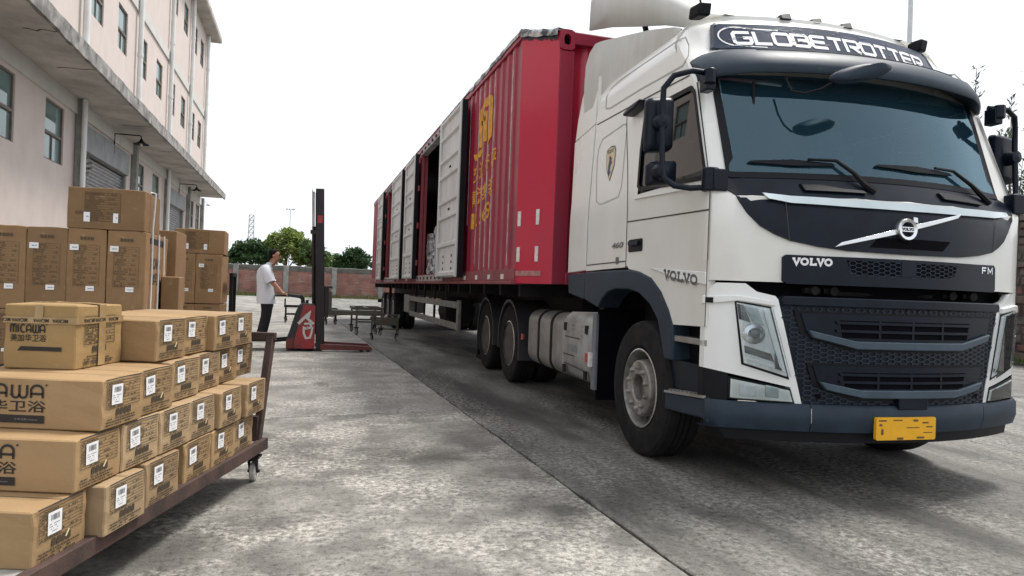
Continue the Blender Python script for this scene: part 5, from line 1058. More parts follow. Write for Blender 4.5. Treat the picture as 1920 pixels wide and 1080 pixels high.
for k in range(K + 1):
    x = -19 + 41 * k / K; h = .36 + rw.uniform(-.03, .03); d = rw.uniform(.05, .12)
    mb.v += [(x, -.03, 2.27 - d), (x, -.04, 2.27 + h * .9), (x, .12, 2.27 + h), (x, .28, 2.27 + h * .9), (x, .27, 2.2)]
for k in range(K):
    for q in range(4): mb.f.append([k * 5 + q, k * 5 + q + 1, (k + 1) * 5 + q + 1, (k + 1) * 5 + q])
mb.build('coping', CAPM, BW, smooth=False)
for k in range(-4, 6): MB().box(k * 4.0 - .72 - .22, k * 4.0 - .72 + .22, -.10, -.005, -.05, 2.62).build('pier', PILASTER, BW, bevel=.02)

# ------------------------------------------------------------------ vegetation
def leaf_mat(name, c, c2):
    m = mat(name, c, .55, var=.3, scale=.9, col2=c2, spec=.3); n = m.node_tree.nodes; l = m.node_tree.links
    b = n['Principled BSDF']; b.inputs['Subsurface Weight'].default_value = 0
    tr = n.new('ShaderNodeBsdfTranslucent'); mx = n.new('ShaderNodeMixShader'); mx.inputs[0].default_value = .3; o = n['Material Output']
    src = b.inputs['Base Color'].links[0].from_socket; l.new(src, tr.inputs[0]); l.new(b.outputs[0], mx.inputs[1]); l.new(tr.outputs[0], mx.inputs[2]); l.new(mx.outputs[0], o.inputs[0]); return m
LEAFD = leaf_mat('dark_leaves', (.060, .115, .038), (.022, .055, .022)); LEAFY = leaf_mat('yellow_green_leaves', (.26, .32, .07), (.10, .16, .04)); LEAFM = leaf_mat('mid_green_leaves', (.13, .21, .06), (.055, .10, .035))
LEAFS = leaf_mat('grey_green_leaves', (.12, .15, .10), (.055, .08, .05))
BARK = mat('bark', (.10, .085, .07), .9, var=.4, scale=6, bump=.4); GRASS = leaf_mat('verge_grass', (.17, .18, .06), (.08, .11, .035))
def tree(name, x, y, lobes, leafm, n, ls, label, seed, trunk_h, tr=.16, bare=0, group='trees beyond the brick wall'):
    r = random.Random(seed); T = thing(name, (x, y, 0), 0, label, 'tree', group)
    mb = MB(); zc = sum(l[2] for l in lobes) / len(lobes)
    mb.tube([(0, 0, -.05), (r.uniform(-.1, .1), 0, trunk_h * .5), (r.uniform(-.2, .2), r.uniform(-.1, .1), trunk_h), (0, 0, zc)], [tr * 1.25, tr, tr * .8, tr * .45], 8)
    tk = mb.build('trunk', BARK, T)
    for (lx, ly, lz, a, b, c) in lobes:
        mb = MB(); p0 = Vector((0, 0, trunk_h * r.uniform(.7, 1.0))); p2 = Vector((lx, ly, lz)); p1 = (p0 + p2) / 2 + Vector((r.uniform(-.2, .2), 0, .15))
        mb.tube([p0, p1, p2, p2 + Vector((lx * .2, 0, c * .7))], [tr * .6, tr * .4, tr * .22, .02], 6)
        for k in range(5 + bare):
            q = p1.lerp(p2, r.random()); d = Vector((r.uniform(-1, 1) * a, r.uniform(-1, 1) * b, r.uniform(.2, 1.1) * c)); mb.tube([q, q + d * .5 + Vector((0, 0, .05)), q + d], [.035, .022, .008], 5)
        mb.build('limb', BARK, T)
    mb = MB(); tot = sum(l[3] * l[5] for l in lobes)
    for (lx, ly, lz, a, b, c) in lobes:
        clumps = [(r.gauss(0, .5), r.gauss(0, .5), r.gauss(0, .5)) for _ in range(26)]
        for k in range(int(n * a * c / tot)):
            cx, cy, cz = r.choice(clumps); 
            px, py, pz = cx + r.gauss(0, .17), cy + r.gauss(0, .17), cz + r.gauss(0, .15)
            if px * px + py * py + pz * pz > 1.35: continue
            p = Vector((lx + px * a, ly + py * b, lz + pz * c)); s = ls * r.uniform(.6, 1.3)
            u = Vector((r.gauss(0, 1), r.gauss(0, 1), r.gauss(0, .6))).normalized(); v = u.cross(Vector((r.gauss(0, 1), r.gauss(0, 1), r.gauss(0, 1)))).normalized()
            mb.add([p - u * s * .5, p + v * s * .28, p + u * s * .5, p - v * s * .28], [(0, 1, 2, 3)])
    mb.build('crown', leafm, T, smooth=False)
    return T
tree('evergreen_tree', -5.8, 78, [(0, 0, 4.3, 1.9, 1.6, 1.25), (-1.2, .3, 3.7, 1.2, 1.2, 1.0), (1.0, 0, 4.0, 1.3, 1.2, 1.2)], LEAFD, 7000, .36, 'dark rounded evergreen tree left of the taller yellow green tree', 21, 2.6)
tree('broadleaf_tree', -2.2, 79, [(0, 0, 5.2, 1.9, 1.6, 1.7), (-1.6, 0, 4.3, 1.3, 1.2, 1.4), (1.7, .2, 4.6, 1.5, 1.2, 1.4), (.4, 0, 6.4, 1.2, 1., .9), (2.6, 0, 3.6, 1.1, 1.1, 1.1)], LEAFY, 9500, .40, 'tall yellow green tree above the wall behind the standing man', 22, 3.0, bare=3)
tree('broadleaf_tree', .9, 77, [(0, 0, 4.2, 1.1, 1., 1.3), (-.8, 0, 4.6, 1., 1., 1.2), (.7, 0, 3.6, 1., 1., 1.0)], LEAFM, 3200, .34, 'sparse tree with bare upright stems just left of the mast', 23, 2.2, bare=9)
tree('evergreen_tree', 4.7, 80, [(0, 0, 4.1, 1.6, 1.4, 1.3), (1.1, 0, 3.8, 1.2, 1.2, 1.1), (-.9, 0, 3.5, 1.2, 1.2, 1.0)], LEAFD, 6500, .36, 'dark compact tree beyond the wall right of the mast', 24, 2.4)
tree('broadleaf_tree', 2.6, 84, [(0, 0, 3.6, 1.3, 1.2, 1.2), (-.8, 0, 3.2, 1., 1., .9)], LEAFY, 2600, .36, 'small bright green tree between the mast and the dark tree', 25, 2.0)
tree('evergreen_tree', -8.6, 76, [(0, 0, 3.2, 1.2, 1.2, 1.0)], LEAFD, 1300, .28, 'low dark tree at the left end of the wall by the road mirror', 26, 1.8)
# verge grass along the wall foot
mb = MB(); r = random.Random(31)
for k in range(5200):
    x = r.uniform(-17, 20); y = 62.0 - abs(r.gauss(0, .5)); h = r.uniform(.06, .28) * (1 + .8 * math.sin(x * .9) ** 2); a = r.uniform(0, 2 * pi)
    mb.add([(x, y, 0), (x + .07 * cos(a), y + .07 * sin(a), 0), (x + r.gauss(0, .08), y + r.gauss(0, .06), h)], [(0, 1, 2)])
tag(mb.build('verge_grass', GRASS, None, smooth=False), 'dry green grass growing along the foot of the brick wall', 'grass', kind='stuff')
mb = MB()
for k in range(420):
    x = -6.3 + r.gauss(0, .45); y = 50 + r.gauss(0, .7); h = r.uniform(.1, .4); a = r.uniform(0, 2 * pi)
    mb.add([(x, y, 0), (x + .08 * cos(a), y + .08 * sin(a), 0), (x + r.gauss(0, .15), y + r.gauss(0, .1), h)], [(0, 1, 2)])
tag(mb.build('weed_clump', GRASS, None, smooth=False), 'clump of low weeds on the concrete by the building end', 'weeds', kind='stuff')

# ------------------------------------------------------------------ far things: pylon, floodlight mast, road mirror, poles
P_ = thing('lattice_pylon', (-18.6, 250, 0), 0, 'thin grey lattice pylon far behind the trees', 'pylon')
mb = MB(); H = 23.5
lv = [i * H / 12 for i in range(13)]; wd_ = lambda z: .75 + 1.6 * (1 - z / H) ** 2
for sx in (-1, 1):
    for sy in (-1, 1): mb.tube([(sx * wd_(z), sy * wd_(z), z) for z in lv], .10, 4)
mb.build('pylon_leg', FADE, P_)
for i in range(12):
    mb = MB()
    for sy in (-1, 1): mb.tube([(-wd_(lv[i]), sy * wd_(lv[i]), lv[i]), (wd_(lv[i + 1]), sy * wd_(lv[i + 1]), lv[i + 1])], .07, 4); mb.tube([(wd_(lv[i]), sy * wd_(lv[i]), lv[i]), (-wd_(lv[i + 1]), sy * wd_(lv[i + 1]), lv[i + 1])], .07, 4); mb.tube([(-wd_(lv[i + 1]), sy * wd_(lv[i + 1]), lv[i + 1]), (wd_(lv[i + 1]), sy * wd_(lv[i + 1]), lv[i + 1])], .06, 4)
    mb.build('pylon_bracing', FADE, P_)
P_ = thing('floodlight_mast', (-6.2, 250, 0), 0, 'slim floodlight mast with a crossarm rising behind the trees', 'light mast')
MB().tube([(0, 0, 0), (0, 0, 26)], [.22, .10], 6).build('pole', FADE, P_)
MB().tube([(-1.3, 0, 26), (1.3, 0, 26)], .06, 5).build('crossarm', FADE, P_)
for x in (-1.2, -.3, .6, 1.2): MB().obox((x, 0, 26.25), (.28, 0, 0), (0, .15, 0), (0, .05, .2)).build('floodlight', FADE, P_)
P_ = thing('road_mirror', (-7.35, 61.2, 0), 0, 'pale backs of round traffic mirrors on a post by the wall', 'traffic mirror')
MB().tube([(0, 0, 0), (0, 0, 4.3)], .05, 8).build('post', FADE, P_)
for z, x, rr in ((3.9, .1, .50), (2.9, -.12, .38), (2.9, .36, .38)):
    mb = MB(); mb.lathe([(.001, -.02), (rr * .6, -.05), (rr, 0), (rr * .98, .03), (.001, .05)], (x, 0, z), 'y', 20); mb.build('mirror_disc', mat('mirror_back', (.48, .52, .53), .6, var=.2, scale=3), P_)
P_ = thing('lamp_post', (33.5, 32.6, 0), 0, 'tall pale street pole rising behind the cab roof', 'pole')
MB().tube([(0, 0, 0), (0, 0, 21)], [.16, .13], 10).build('pole', mat('pale_pole', (.55, .57, .58), .5, var=.1), P_)
MB().tube([(0, 0, 20.9), (0, 0, 21.4), (-1.6, 0, 21.8)], .06, 6).build('lamp_arm', MATS['pale_pole'], P_)
for k, (z0, z1) in enumerate(((9.5, 12.5), (11.2, 14.0), (14.5, 16.5))):
    mb = MB(); mb.tube([(20 + 8 * i, 46 - 3 * i, z0 + (z1 - z0) * i / 8 - .5 * math.sin(pi * i / 8)) for i in range(9)], .012, 4)
    tag(mb.build('overhead_wire', mat('wire_grey', (.30, .31, .32), .7, var=.1), None), ['lowest faint overhead wire crossing the sky right of the cab', 'middle faint overhead wire crossing the sky right of the cab', 'topmost faint overhead wire crossing the sky right of the cab'][k], 'wire', 'overhead wires')
P_ = thing('lamp_post', (-8.75, 58, 0), 0, 'thin street lamp with a short arm past the canopy end', 'street lamp')
MB().tube([(0, 0, 0), (0, 0, 6.9), (.3, 0, 7.2), (1.1, 0, 7.2), (1.25, 0, 7.0)], .025, 6).build('pole', FADE, P_); MB().obox((1.25, 0, 6.95), (.12, 0, 0), (0, .08, 0), (0, 0, .05)).build('lamp_head', FADE, P_)

# ------------------------------------------------------------------ stone wall and young trees on the right
ST1 = mat('brown_stone', (.155, .115, .090), .9, var=.5, scale=3, col2=(.07, .055, .045), bump=.6, bscale=18); ST2 = mat('grey_stone', (.13, .12, .11), .9, var=.5, scale=3, col2=(.06, .055, .05), bump=.6, bscale=18); ST3 = mat('reddish_stone', (.20, .10, .075), .9, var=.5, scale=3, col2=(.09, .05, .04), bump=.6, bscale=18)
SW = thing('stone_wall', (15.9, 0, 0), 0, 'dark rough stone wall at the right edge behind the truck', 'wall')
MB().box(.06, .5, 3.0, 40, -.1, 3.32).build('mortar_core', mat('dark_mortar', (.07, .065, .06), .95, var=.4, scale=4), SW)
MB().box(-.02, .56, 3.0, 40, 3.3, 3.42).build('coping', CAPM, SW)
r = random.Random(17); cnt = 0; rest = MB()
z = 0.02
protos = []
while z < 3.25:
    h = r.uniform(.16, .26); h = min(h, 3.28 - z); y = 3.05
    while y < 39.5:
        w = r.uniform(.26, .5); d = r.uniform(.01, .06); g = .014
        J = lambda: r.uniform(-.02, .02)
        v = [(.10, y + g, z + g), (.10, y + w - g, z + g), (.10, y + w - g, z + h - g), (.10, y + g, z + h - g)]
        q = [(.06 - d + J() * .5, y + g + .03 + J(), z + g + .02 + J() * .5), (.06 - d + J() * .5, y + w - g - .03 + J(), z + g + .02 + J() * .5), (.06 - d + J() * .5, y + w - g - .03 + J(), z + h - g - .02 + J() * .5), (.06 - d + J() * .5, y + g + .03 + J(), z + h - g - .02 + J() * .5)]
        fs = [(4, 5, 6, 7), (0, 1, 5, 4), (1, 2, 6, 5), (2, 3, 7, 6), (3, 0, 4, 7)]
        if 10.4 < y < 14.2 and cnt < 280: MB().add(v + q, fs).build('stone', r.choice((ST1, ST2, ST3)), SW, smooth=False); cnt += 1
        else: rest.add(v + q, fs)
        y += w
    z += h
tag(rest.build('stones', ST1, SW, smooth=False), kind='stuff')
mb = MB()
for k in range(1200):
    x = 15.75 - abs(r.gauss(0, .18)); y = r.uniform(5, 24); h = r.uniform(.05, .26); a = r.uniform(0, 2 * pi); mb.add([(x, y, 0), (x + .03 * cos(a), y + .03 * sin(a), 0), (x + r.gauss(0, .05), y + r.gauss(0, .05), h)], [(0, 1, 2)])
tag(mb.build('wall_foot_grass', LEAFM, None, smooth=False), 'green grass at the foot of the dark stone wall', 'grass', kind='stuff')
def sapling(x, y, stems, label, seed):
    r = random.Random(seed); T = thing('young_tree', (x, y, 0), 0, label, 'tree', 'young trees behind the stone wall'); lf = MB()
    for (dx, dy, h, dens) in stems:
        top = Vector((dx, dy, h)); p1 = Vector((dx * .5, dy * .5, h * .45)); pts = [Vector((0, 0, 0)), p1, top.lerp(p1, .4) + Vector((r.uniform(-.1, .1), 0, 0)), top]
        MB().tube(pts, [.05, .032, .018, .006], 5).build('stem', BARK, T)
        for k in range(int(dens)):
            t = r.uniform(.0, 1) ** .8; p = p1.lerp(top, t)
            if r.random() < .5: p = p + Vector((r.gauss(0, .12), r.gauss(0, .12), r.gauss(0, .1))) * (1.4 - t)
            a = r.uniform(0, 2 * pi); s = r.uniform(.15, .28) * (1.15 - .45 * t); u = Vector((cos(a), sin(a), r.uniform(.2, 1.1))).normalized(); v = u.cross(Vector((r.gauss(0, .4), r.gauss(0, .4), 1))).normalized()
            p = p + u * .02; lf.add([p, p + u * s * .5 + v * s * .13, p + u * s, p + u * s * .5 - v * s * .13], [(0, 1, 2, 3)])
    lf.build('crown', LEAFS, T, smooth=False)
sapling(17.0, 14.2, [(-.15, 0, 7.6, 150), (.45, -.3, 6.0, 120), (-.35, .4, 5.4, 150), (.1, .3, 4.8, 170)], 'young leafy shoots with the tallest spire next to the visor', 41)
sapling(17.8, 13.9, [(.05, .1, 6.9, 150), (-.5, -.3, 5.7, 150), (.4, 0, 5.2, 150), (-.2, .2, 4.6, 190)], 'young leafy tree with middle height spire behind the right mirror', 42)
sapling(18.3, 13.8, [(0, 0, 8.3, 190), (.4, -.3, 6.9, 160), (-.5, .2, 5.9, 160), (.1, .1, 4.9, 200)], 'young leafy tree cut by the right edge of the picture', 43)

# ------------------------------------------------------------------ cartons
_cm = {}; rj = random.Random(12)
def carton_mesh(L, W, H, m, ch=.005, var=0):
    k = (round(L, 3), round(W, 3), round(H, 3), m.name, var)
    if k not in _cm:
        rr = random.Random(str(k)); off = {}; bm = bmesh.new(); bmesh.ops.create_cube(bm, size=1)
        for v in bm.verts: v.co = Vector((v.co.x * L, v.co.y * W, (v.co.z + .5) * H))
        bmesh.ops.bevel(bm, geom=bm.edges[:], offset=ch, segments=1, affect='EDGES')
        bmesh.ops.subdivide_edges(bm, edges=[e for e in bm.edges if e.calc_length() > .12], cuts=3, use_grid_fill=True)
        for v in bm.verts:                      # slack, slightly bulged board
            a, b, c = abs(v.co.x) / (L / 2), abs(v.co.y) / (W / 2), abs(v.co.z / H - .5) * 2
            for ax, s_ in ((0, a), (1, b), (2, c)):
                if s_ > .97:
                    o_ = [t for i, t in enumerate((a, b, c)) if i != ax]; d = max(0, 1 - o_[0] ** 2) * max(0, 1 - o_[1] ** 2) * (.004 if ax < 2 else .002)
                    v.co[ax] += d * (1 if (v.co[ax] - (H / 2 if ax == 2 else 0)) > 0 else -1)
        for v in bm.verts:                      # knocked corners and wavy edges
            q = (round(v.co.x / L, 1), round(v.co.y / W, 1), round(v.co.z / H, 1)); edge = sum(abs(t) > .42 for t in (v.co.x / L, v.co.y / W, v.co.z / H - .5))
            if edge >= 2 and v.co.z > .02:
                if q not in off: off[q] = Vector((rr.uniform(-1, 1), rr.uniform(-1, 1), rr.uniform(-1, .2))) * (.0035 if edge == 2 else .005)
                v.co += off[q] * min(1, L / .3)
        me = bpy.data.meshes.new('carton'); bm.to_mesh(me); bm.free(); me.materials.append(m); _cm[k] = me
    return _cm[k]
_pm = {}
def face_end(L):                                      # printed face towards +x, reading to +y
    return lambda u, v, t: (L / 2 + .0045 + t, u, v)
def face_front(W):                                    # printed face towards -y, reading to +x
    return lambda u, v, t: (u, -W / 2 - .0045 - t, v)
def words(mb, u0, u1, v, h, fn, t, r, dens=.8):
    u = u0
    while u < u1:
        w = r.uniform(.004, .018) * (h / .006); w = min(w, u1 - u)
        if r.random() < dens: mb.add([fn(u, v, t), fn(u + w, v, t), fn(u + w, v + h, t), fn(u, v + h, t)], [(0, 1, 2, 3)])
        u += w + h * .6
def marks(key, fn, w, h, u0, u1, z0, z1, icons, text, rows=9, rot=False):
    """frame of ruled lines, words, handling icons and small print on one carton face"""
    if key in _pm: return _pm[key]
    r = random.Random(str(key)); mb = MB(); f = (lambda a, b, t: fn(a, b, t)) if not rot else (lambda a, b, t: fn(u0 + (z1 - b), z0 + (a - u0), t))
    q = .0022 * (w / .29); T = .0008
    mb.ribbon([(u0, z0), (u1, z0), (u1, z1), (u0, z1)], q, f, T, closed=True)
    for k in range(1, rows):
        z = z0 + (z1 - z0) * k / rows; mb.ribbon([(u0, z), (u1, z)], q * .9, f, T); words(mb, u0 + .008, u0 + (u1 - u0) * r.uniform(.35, .6), z + (z1 - z0) / rows * .25, (z1 - z0) / rows * .42, f, T, r)
        if k % 2: words(mb, u0 + (u1 - u0) * .62, u0 + (u1 - u0) * .9, z + (z1 - z0) / rows * .25, (z1 - z0) / rows * .4, f, T, r, .6)
    words(mb, u0 + .008, u0 + (u1 - u0) * .5, z0 + (z1 - z0) / rows * .25, (z1 - z0) / rows * .42, f, T, r)
    iu, iz, s_ = icons
    for k in range(4):
        a = iu + k * s_ * 1.22; mb.add([f(x, z, T) for x, z in rrect(a, a + s_, iz, iz + s_ * 1.25, s_ * .15, 2)], [tuple(range(12))])
    for tz in text: words(mb, u0, u0 + (u1 - u0) * r.uniform(.7, .98), tz, .0058 * (w / .29), f, T, r, .9)
    _pm[key] = mb.mesh('printed_marks', PRINTF if rows > 10 else PRINT, False); return _pm[key]
def quad_mesh(key, m, fn, u0, u1, z0, z1, t=.0012):
    if key not in _pm:
        _pm[key] = MB().add([fn(u0, z0, t), fn(u1, z0, t), fn(u1, z1, t), fn(u0, z1, t)], [(0, 1, 2, 3)]).mesh('shipping_label', m, False)
    return _pm[key]
def barcode(key, fn, u0, u1, z0, z1):
    if key not in _pm:
        r = random.Random(2); mb = MB(); u = u0 + (u1 - u0) * .2
        while u < u0 + (u1 - u0) * .82: w = r.choice((.0015, .003, .004)); mb.add([fn(u, z0 + (z1 - z0) * .62, .002), fn(u + w, z0 + (z1 - z0) * .62, .002), fn(u + w, z0 + (z1 - z0) * .88, .002), fn(u, z0 + (z1 - z0) * .88, .002)], [(0, 1, 2, 3)]); u += w + r.choice((.0015, .003))
        for k in range(4): words(mb, u0 + (u1 - u0) * .1, u0 + (u1 - u0) * r.uniform(.5, .9), z0 + (z1 - z0) * (.12 + .11 * k), (z1 - z0) * .035, fn, .002, r)
        _pm[key] = mb.mesh('barcode', LABELG, False)
    return _pm[key]
def logo(mb, fn, u0, u1, z0, z1, T=.001):
    h = z1 - z0
    strokes(mb, ['rM', 'rI', 'rC', 'rA', 'rW', 'rA'], u0, u1 - h * .08, z0 + h * .53, z1, fn, T, h * .085, .28, [1.0, .22, .85, .9, 1.05, .9])
    put_text(mb, '美加华卫浴', u0, u1, z0, z0 + h * .44, fn, T, .012)
    mb.add([fn(u1 + h * .04 * cos(k * pi / 4), z1 + h * .02 + h * .04 * sin(k * pi / 4), T) for k in range(8)], [tuple(range(8))])
def carton(x, y, z, rz, L, W, H, m, label, group, style, parent=None, **kw):
    o = link('carton', carton_mesh(L, W, H, m, var=rj.randrange(4))); o.location = (x, y, z); o.rotation_euler = (0, 0, rz); tag(o, label, 'box', group); P = lambda nm, me: link(nm, me, None, o)
    if style == 'small':
        fe = face_end(L); s = W / .29
        P('printed_marks', marks(('e', L, W, H, rj.randrange(3)), fe, W, H, -.115 * s, .115 * s, H * .40, H * .93, (-.05 * s, H * .235, .022), (H * .17, H * .115, H * .06)))
        dx = kw.get('lab', 0); 
        lb = P('shipping_label', quad_mesh(('l', L, W, H, dx), LABELW, fe, (-.085 + dx) * s, (-.012 + dx) * s, H * .46, H * .86)); lb.rotation_euler = (radians(rj.uniform(-3.5, 3.5)), 0, 0); link('barcode', barcode(('b', L, W, H, dx), fe, (-.085 + dx) * s, (-.012 + dx) * s, H * .46, H * .86), None, lb)
        if ('tp', L, W, H) not in _pm:
            mb = MB(); mb.box(-L / 2 + .004, L / 2 + .0005, -.025, .025, H + .0025, H + .0032); mb.box(L / 2 + .0042, L / 2 + .0048, -.025, .025, H - .05, H + .003); _pm[('tp', L, W, H)] = mb.mesh('packing_tape', TAPE, False)
            mb = MB(); mb.ribbon([(-L / 2 + .01, 0), (L / 2 + .003, .001)], .004, lambda u, v, t: (u, v, H + .0024 + t), .0002); mb.ribbon([(-W / 2 + .02, H - .004), (0, H - .002), (W / 2 - .02, H - .004)], .005, fe, .0004); _pm[('sm', L, W, H)] = mb.mesh('flap_seam', SEAM, False)
            mb = MB(); mb.add([fe(u, v, .0016) for u, v in ((.02, .30 * H), (.028, .29 * H), (.045, .40 * H), (.037, .42 * H))], [(0, 1, 2, 3)]); _pm[('ts', L, W, H)] = mb.mesh('tape_scrap', mat('pale_tape', (.66, .55, .32), .4, var=.2), False)
        P('flap_seam', _pm[('sm', L, W, H)])
        if kw.get('scrap'): P('tape_scrap', _pm[('ts', L, W, H)])
        if kw.get('logo'):
            k = ('lg', L, W, H)
            if k not in _pm:
                ff = face_front(W); mb = MB(); logo(mb, ff, L / 2 - .575, L / 2 - .21, H * .33, H * .86); mb.add([ff(u, v, .001) for u, v in ((L / 2 - .50, H * .12), (L / 2 - .215, H * .12), (L / 2 - .215, H * .275), (L / 2 - .485, H * .275))], [(0, 1, 2, 3)])
                _pm[k] = mb.mesh('lettering', INK, False); mb = MB(); put_text(mb, '卫大将', L / 2 - .47, L / 2 - .41, H * .16, H * .23, ff, .002); put_text(mb, '水件洁具 micawa', L / 2 - .33, L / 2 - .24, H * .175, H * .215, ff, .002); _pm[k + (2,)] = mb.mesh('lettering', LABELG, False)
            q = P('lettering', _pm[k]); link('bar_lettering', _pm[k + (2,)], None, q)
    elif style == 'tall':
        ff = face_front(L) if False else (lambda u, v, t: (u, -W / 2 - .0045 - t, v))
        P('printed_marks', marks(('t', L, W, H), ff, L, H, -.095, .095, H * .30, H * .80, (-.05, H * .865, .021), (), 17))
        for (a, b, c, d) in ((-.125, -.06, H * .735, H * .805), (.0, .062, H * .24, H * .30)):
            lb = P('shipping_label', quad_mesh(('tl', a, H), LABELW, ff, a, b, c, d)); 
            k = ('tlw', a, H)
            if k not in _pm: mb = MB(); words(mb, a + .006, b - .006, c + (d - c) * .4, (d - c) * .16, ff, .002, random.Random(1)); _pm[k] = mb.mesh('label_print', LABELG, False)
            link('label_print', _pm[k], None, lb)
    elif style == 'lying':
        ff = lambda u, v, t: (u, -W / 2 - .0045 - t, v)
        P('printed_marks', marks(('y', L, W, H), ff, L, H, -L * .28, L * .18, H * .20, H * .88, (-L * .40, H * .35, .020), (), 12))
        for (a, b) in ((-L * .29, -L * .21), (L * .09, L * .155)):
            c, d = H * .17, H * .40; lb = P('shipping_label', quad_mesh(('yl', a, H), LABELW, ff, a, b, c, d)); k = ('ylw', a, H)
            if k not in _pm: mb = MB(); words(mb, a + .006, b - .006, c + (d - c) * .5, (d - c) * .1, ff, .002, random.Random(1)); _pm[k] = mb.mesh('label_print', LABELG, False)
            link('label_print', _pm[k], None, lb)
    elif style == 'big':
        fe = face_end(L); ff = face_front(W); s = W / .34
        P('printed_marks', marks(('bg', L, W, H), fe, W, H, -.115 * s, .105 * s, H * .38, H * .82, (-.06 * s, H * .245, .022), (H * .17, H * .125, H * .09, H * .06), 9))
        mb = MB(); logo(mb, ff, L / 2 - .27, L / 2 - .12, H * .42, H * .68); mb.add([ff(u, v, .001) for u, v in ((L / 2 - .24, H * .28), (L / 2 - .055, H * .28), (L / 2 - .055, H * .345), (L / 2 - .225, H * .345))], [(0, 1, 2, 3)]); mb.build('lettering', INK, o, smooth=False)
        mb = MB(); mb.box(-L / 2 - .001, L / 2 + .007, -W / 2 - .0068, -W / 2 - .006, H * .70, H * .80); mb.box(L / 2 + .0062, L / 2 + .007, -W / 2 - .006, W / 2, H * .70, H * .80); mb.box(-.02, .015, -W / 2 - .0074, -W / 2 - .0069, H * .70, H - .004); tp = mb.build('packing_tape', TAPE, o, smooth=False)
        mb = MB(); mb.box(L / 2 + .0075, L / 2 + .008, -.02, .03, H * .02, H); mb.box(-L / 2, L / 2 + .008, -.02, .03, H + .003, H + .0036); mb.build('packing_tape', TAPE, o, smooth=False)
        mb = MB()
        for u in (-.14, -.06, .03, .10): put_text(mb, 'MICAWA', L / 2 - .02 - u - .15, L / 2 - .02 - u - .215, H * .775, H * .72, ff, .004, .02)
        for u in (-.13, -.05, .05): put_text(mb, 'MICAWA', u + .075, u, H * .785, H * .725, fe, .004, .02)
        tag(mb.build('tape_print', INK, tp, smooth=False), kind='stuff')
    return o

# ------------------------------------------------------------------ near trolley and its load
AN = radians(17.5); AO = Vector((-.25, 4.58, 0)); UU = Vector((sin(AN), cos(AN), 0)); VV = Vector((-cos(AN), sin(AN), 0))
TC = thing('flat_trolley', AO, -AN, 'long rusty flat trolley loaded with rows of small cartons', 'trolley')
MB().box(-.02, .022, -2.75, .10, .185, .256).build('side_rail', RUST, TC, bevel=.004)
MB().box(-.80, -.022, .05, .10, .165, .255).build('end_rail', RUST, TC); MB().box(-.83, -.785, -2.75, .05, .165, .255).build('side_rail', RUST, TC); MB().box(-.785, -.022, -2.75, -2.70, .165, .25).build('end_rail', RUST, TC)
for k in range(18): MB().box(-.783, -.024, -2.698 + .152 * k, -2.698 + .152 * k + .145, .225, .247).build('deck_board', DECK, TC)
for x in (-.03, -.78):
    MB().bar((x, .03, .20), (x, .225, .885), .055, .045, (1, 0, 0)).build('handle_post', RUST, TC, bevel=.004)
MB().bar((-.81, .225, .89), (.0, .225, .89), .045, .05).build('handle_bar', RUST, TC, bevel=.004)
MB().bar((-.05, .05, .25), (-.05, .05, .40), .05, .05).build('stake_socket', RUST, TC)
def caster(par, x, y, zt, r=.055, rot=0., m=CASTER, fm=CHASSIS):
    c, s = cos(rot), sin(rot); T = lambda mb: setattr(mb, 'v', [(x + a * c - b * s, y + a * s + b * c, d) for a, b, d in mb.v]) or mb
    mb = MB(); mb.box(-.045, .045, -.045, .045, zt - .012, zt); mb.tube([(0, 0, zt - .03), (0, 0, zt - .01)], .03, 10)
    for q in (-1, 1): mb.add([(q * .026, -.03, zt - .028), (q * .026, .03, zt - .028), (q * .026, .05, r - .012), (q * .026, .025, r - .012), (q * .021, -.03, zt - .028), (q * .021, .03, zt - .028), (q * .021, .05, r - .012), (q * .021, .025, r - .012)], [(0, 1, 2, 3), (7, 6, 5, 4), (0, 4, 5, 1), (1, 5, 6, 2), (2, 6, 7, 3), (3, 7, 4, 0)])
    mb.tube([(-.036, .035, r), (.036, .035, r)], .010, 8); f = T(mb).build('caster_fork', fm, par)
    mb = MB(); mb.lathe([(r * .35, -.017), (r * .85, -.018), (r, -.012), (r, .012), (r * .85, .018), (r * .35, .017)], (0, .035, r), 'x', 18); T(mb).build('caster_wheel', m, f)
for x, y in ((-.03, -.01), (-.76, -.01), (-.03, -2.55), (-.76, -2.55)): caster(TC, x, y, .165, .06, .15)
rowz = {'B': .2475, 'C': .4485, 'D': .6495, 'E': .8505}
ordn = ['first', 'second', 'third', 'fourth', 'fifth', 'sixth']; rown = {'B': 'bottom', 'C': 'second', 'D': 'third', 'E': 'top'}
layout = {'B': [(-1.985, .01), (-1.67, -.045), (-1.335, -.02), (-.965, .0), (-.668, .0), (-.37, .01)],
          'C': [(-1.79, .0), (-1.492, .0), (-1.20, .0), (-.912, .005), (-.612, -.012), (-.272, -.018)],
          'D': [(-1.66, -.01), (-1.36, .01), (-.985, .065), (-.66, .10), (-.365, .125), (-.07, .15)],
          'E': [(-1.06, .105), (-.755, .135), (-.465, .095), (-.155, .12)]}
rj = random.Random(12); LL, WW, HH = .62, .288, .197
for row, lst in layout.items():
    for i, (u, v) in enumerate(lst):
        p = AO + UU * (u + WW / 2) + VV * (v + LL / 2)
        lb = 'small labelled carton, %s from the near end of the %s row on the near trolley' % (ordn[i], rown[row])
        carton(p.x, p.y, rowz[row], -AN + radians(rj.uniform(-.9, .9)), LL, WW, HH, rj.choice(CARTONS), lb, 'cartons stacked on the near trolley', 'small', lab=rj.choice((0, .0, .012, -.008)), scrap=rj.random() < .45, logo=(row in 'CD' and i == 0))
p = AO + UU * (-1.425 + .17) + VV * (.255 + .15)
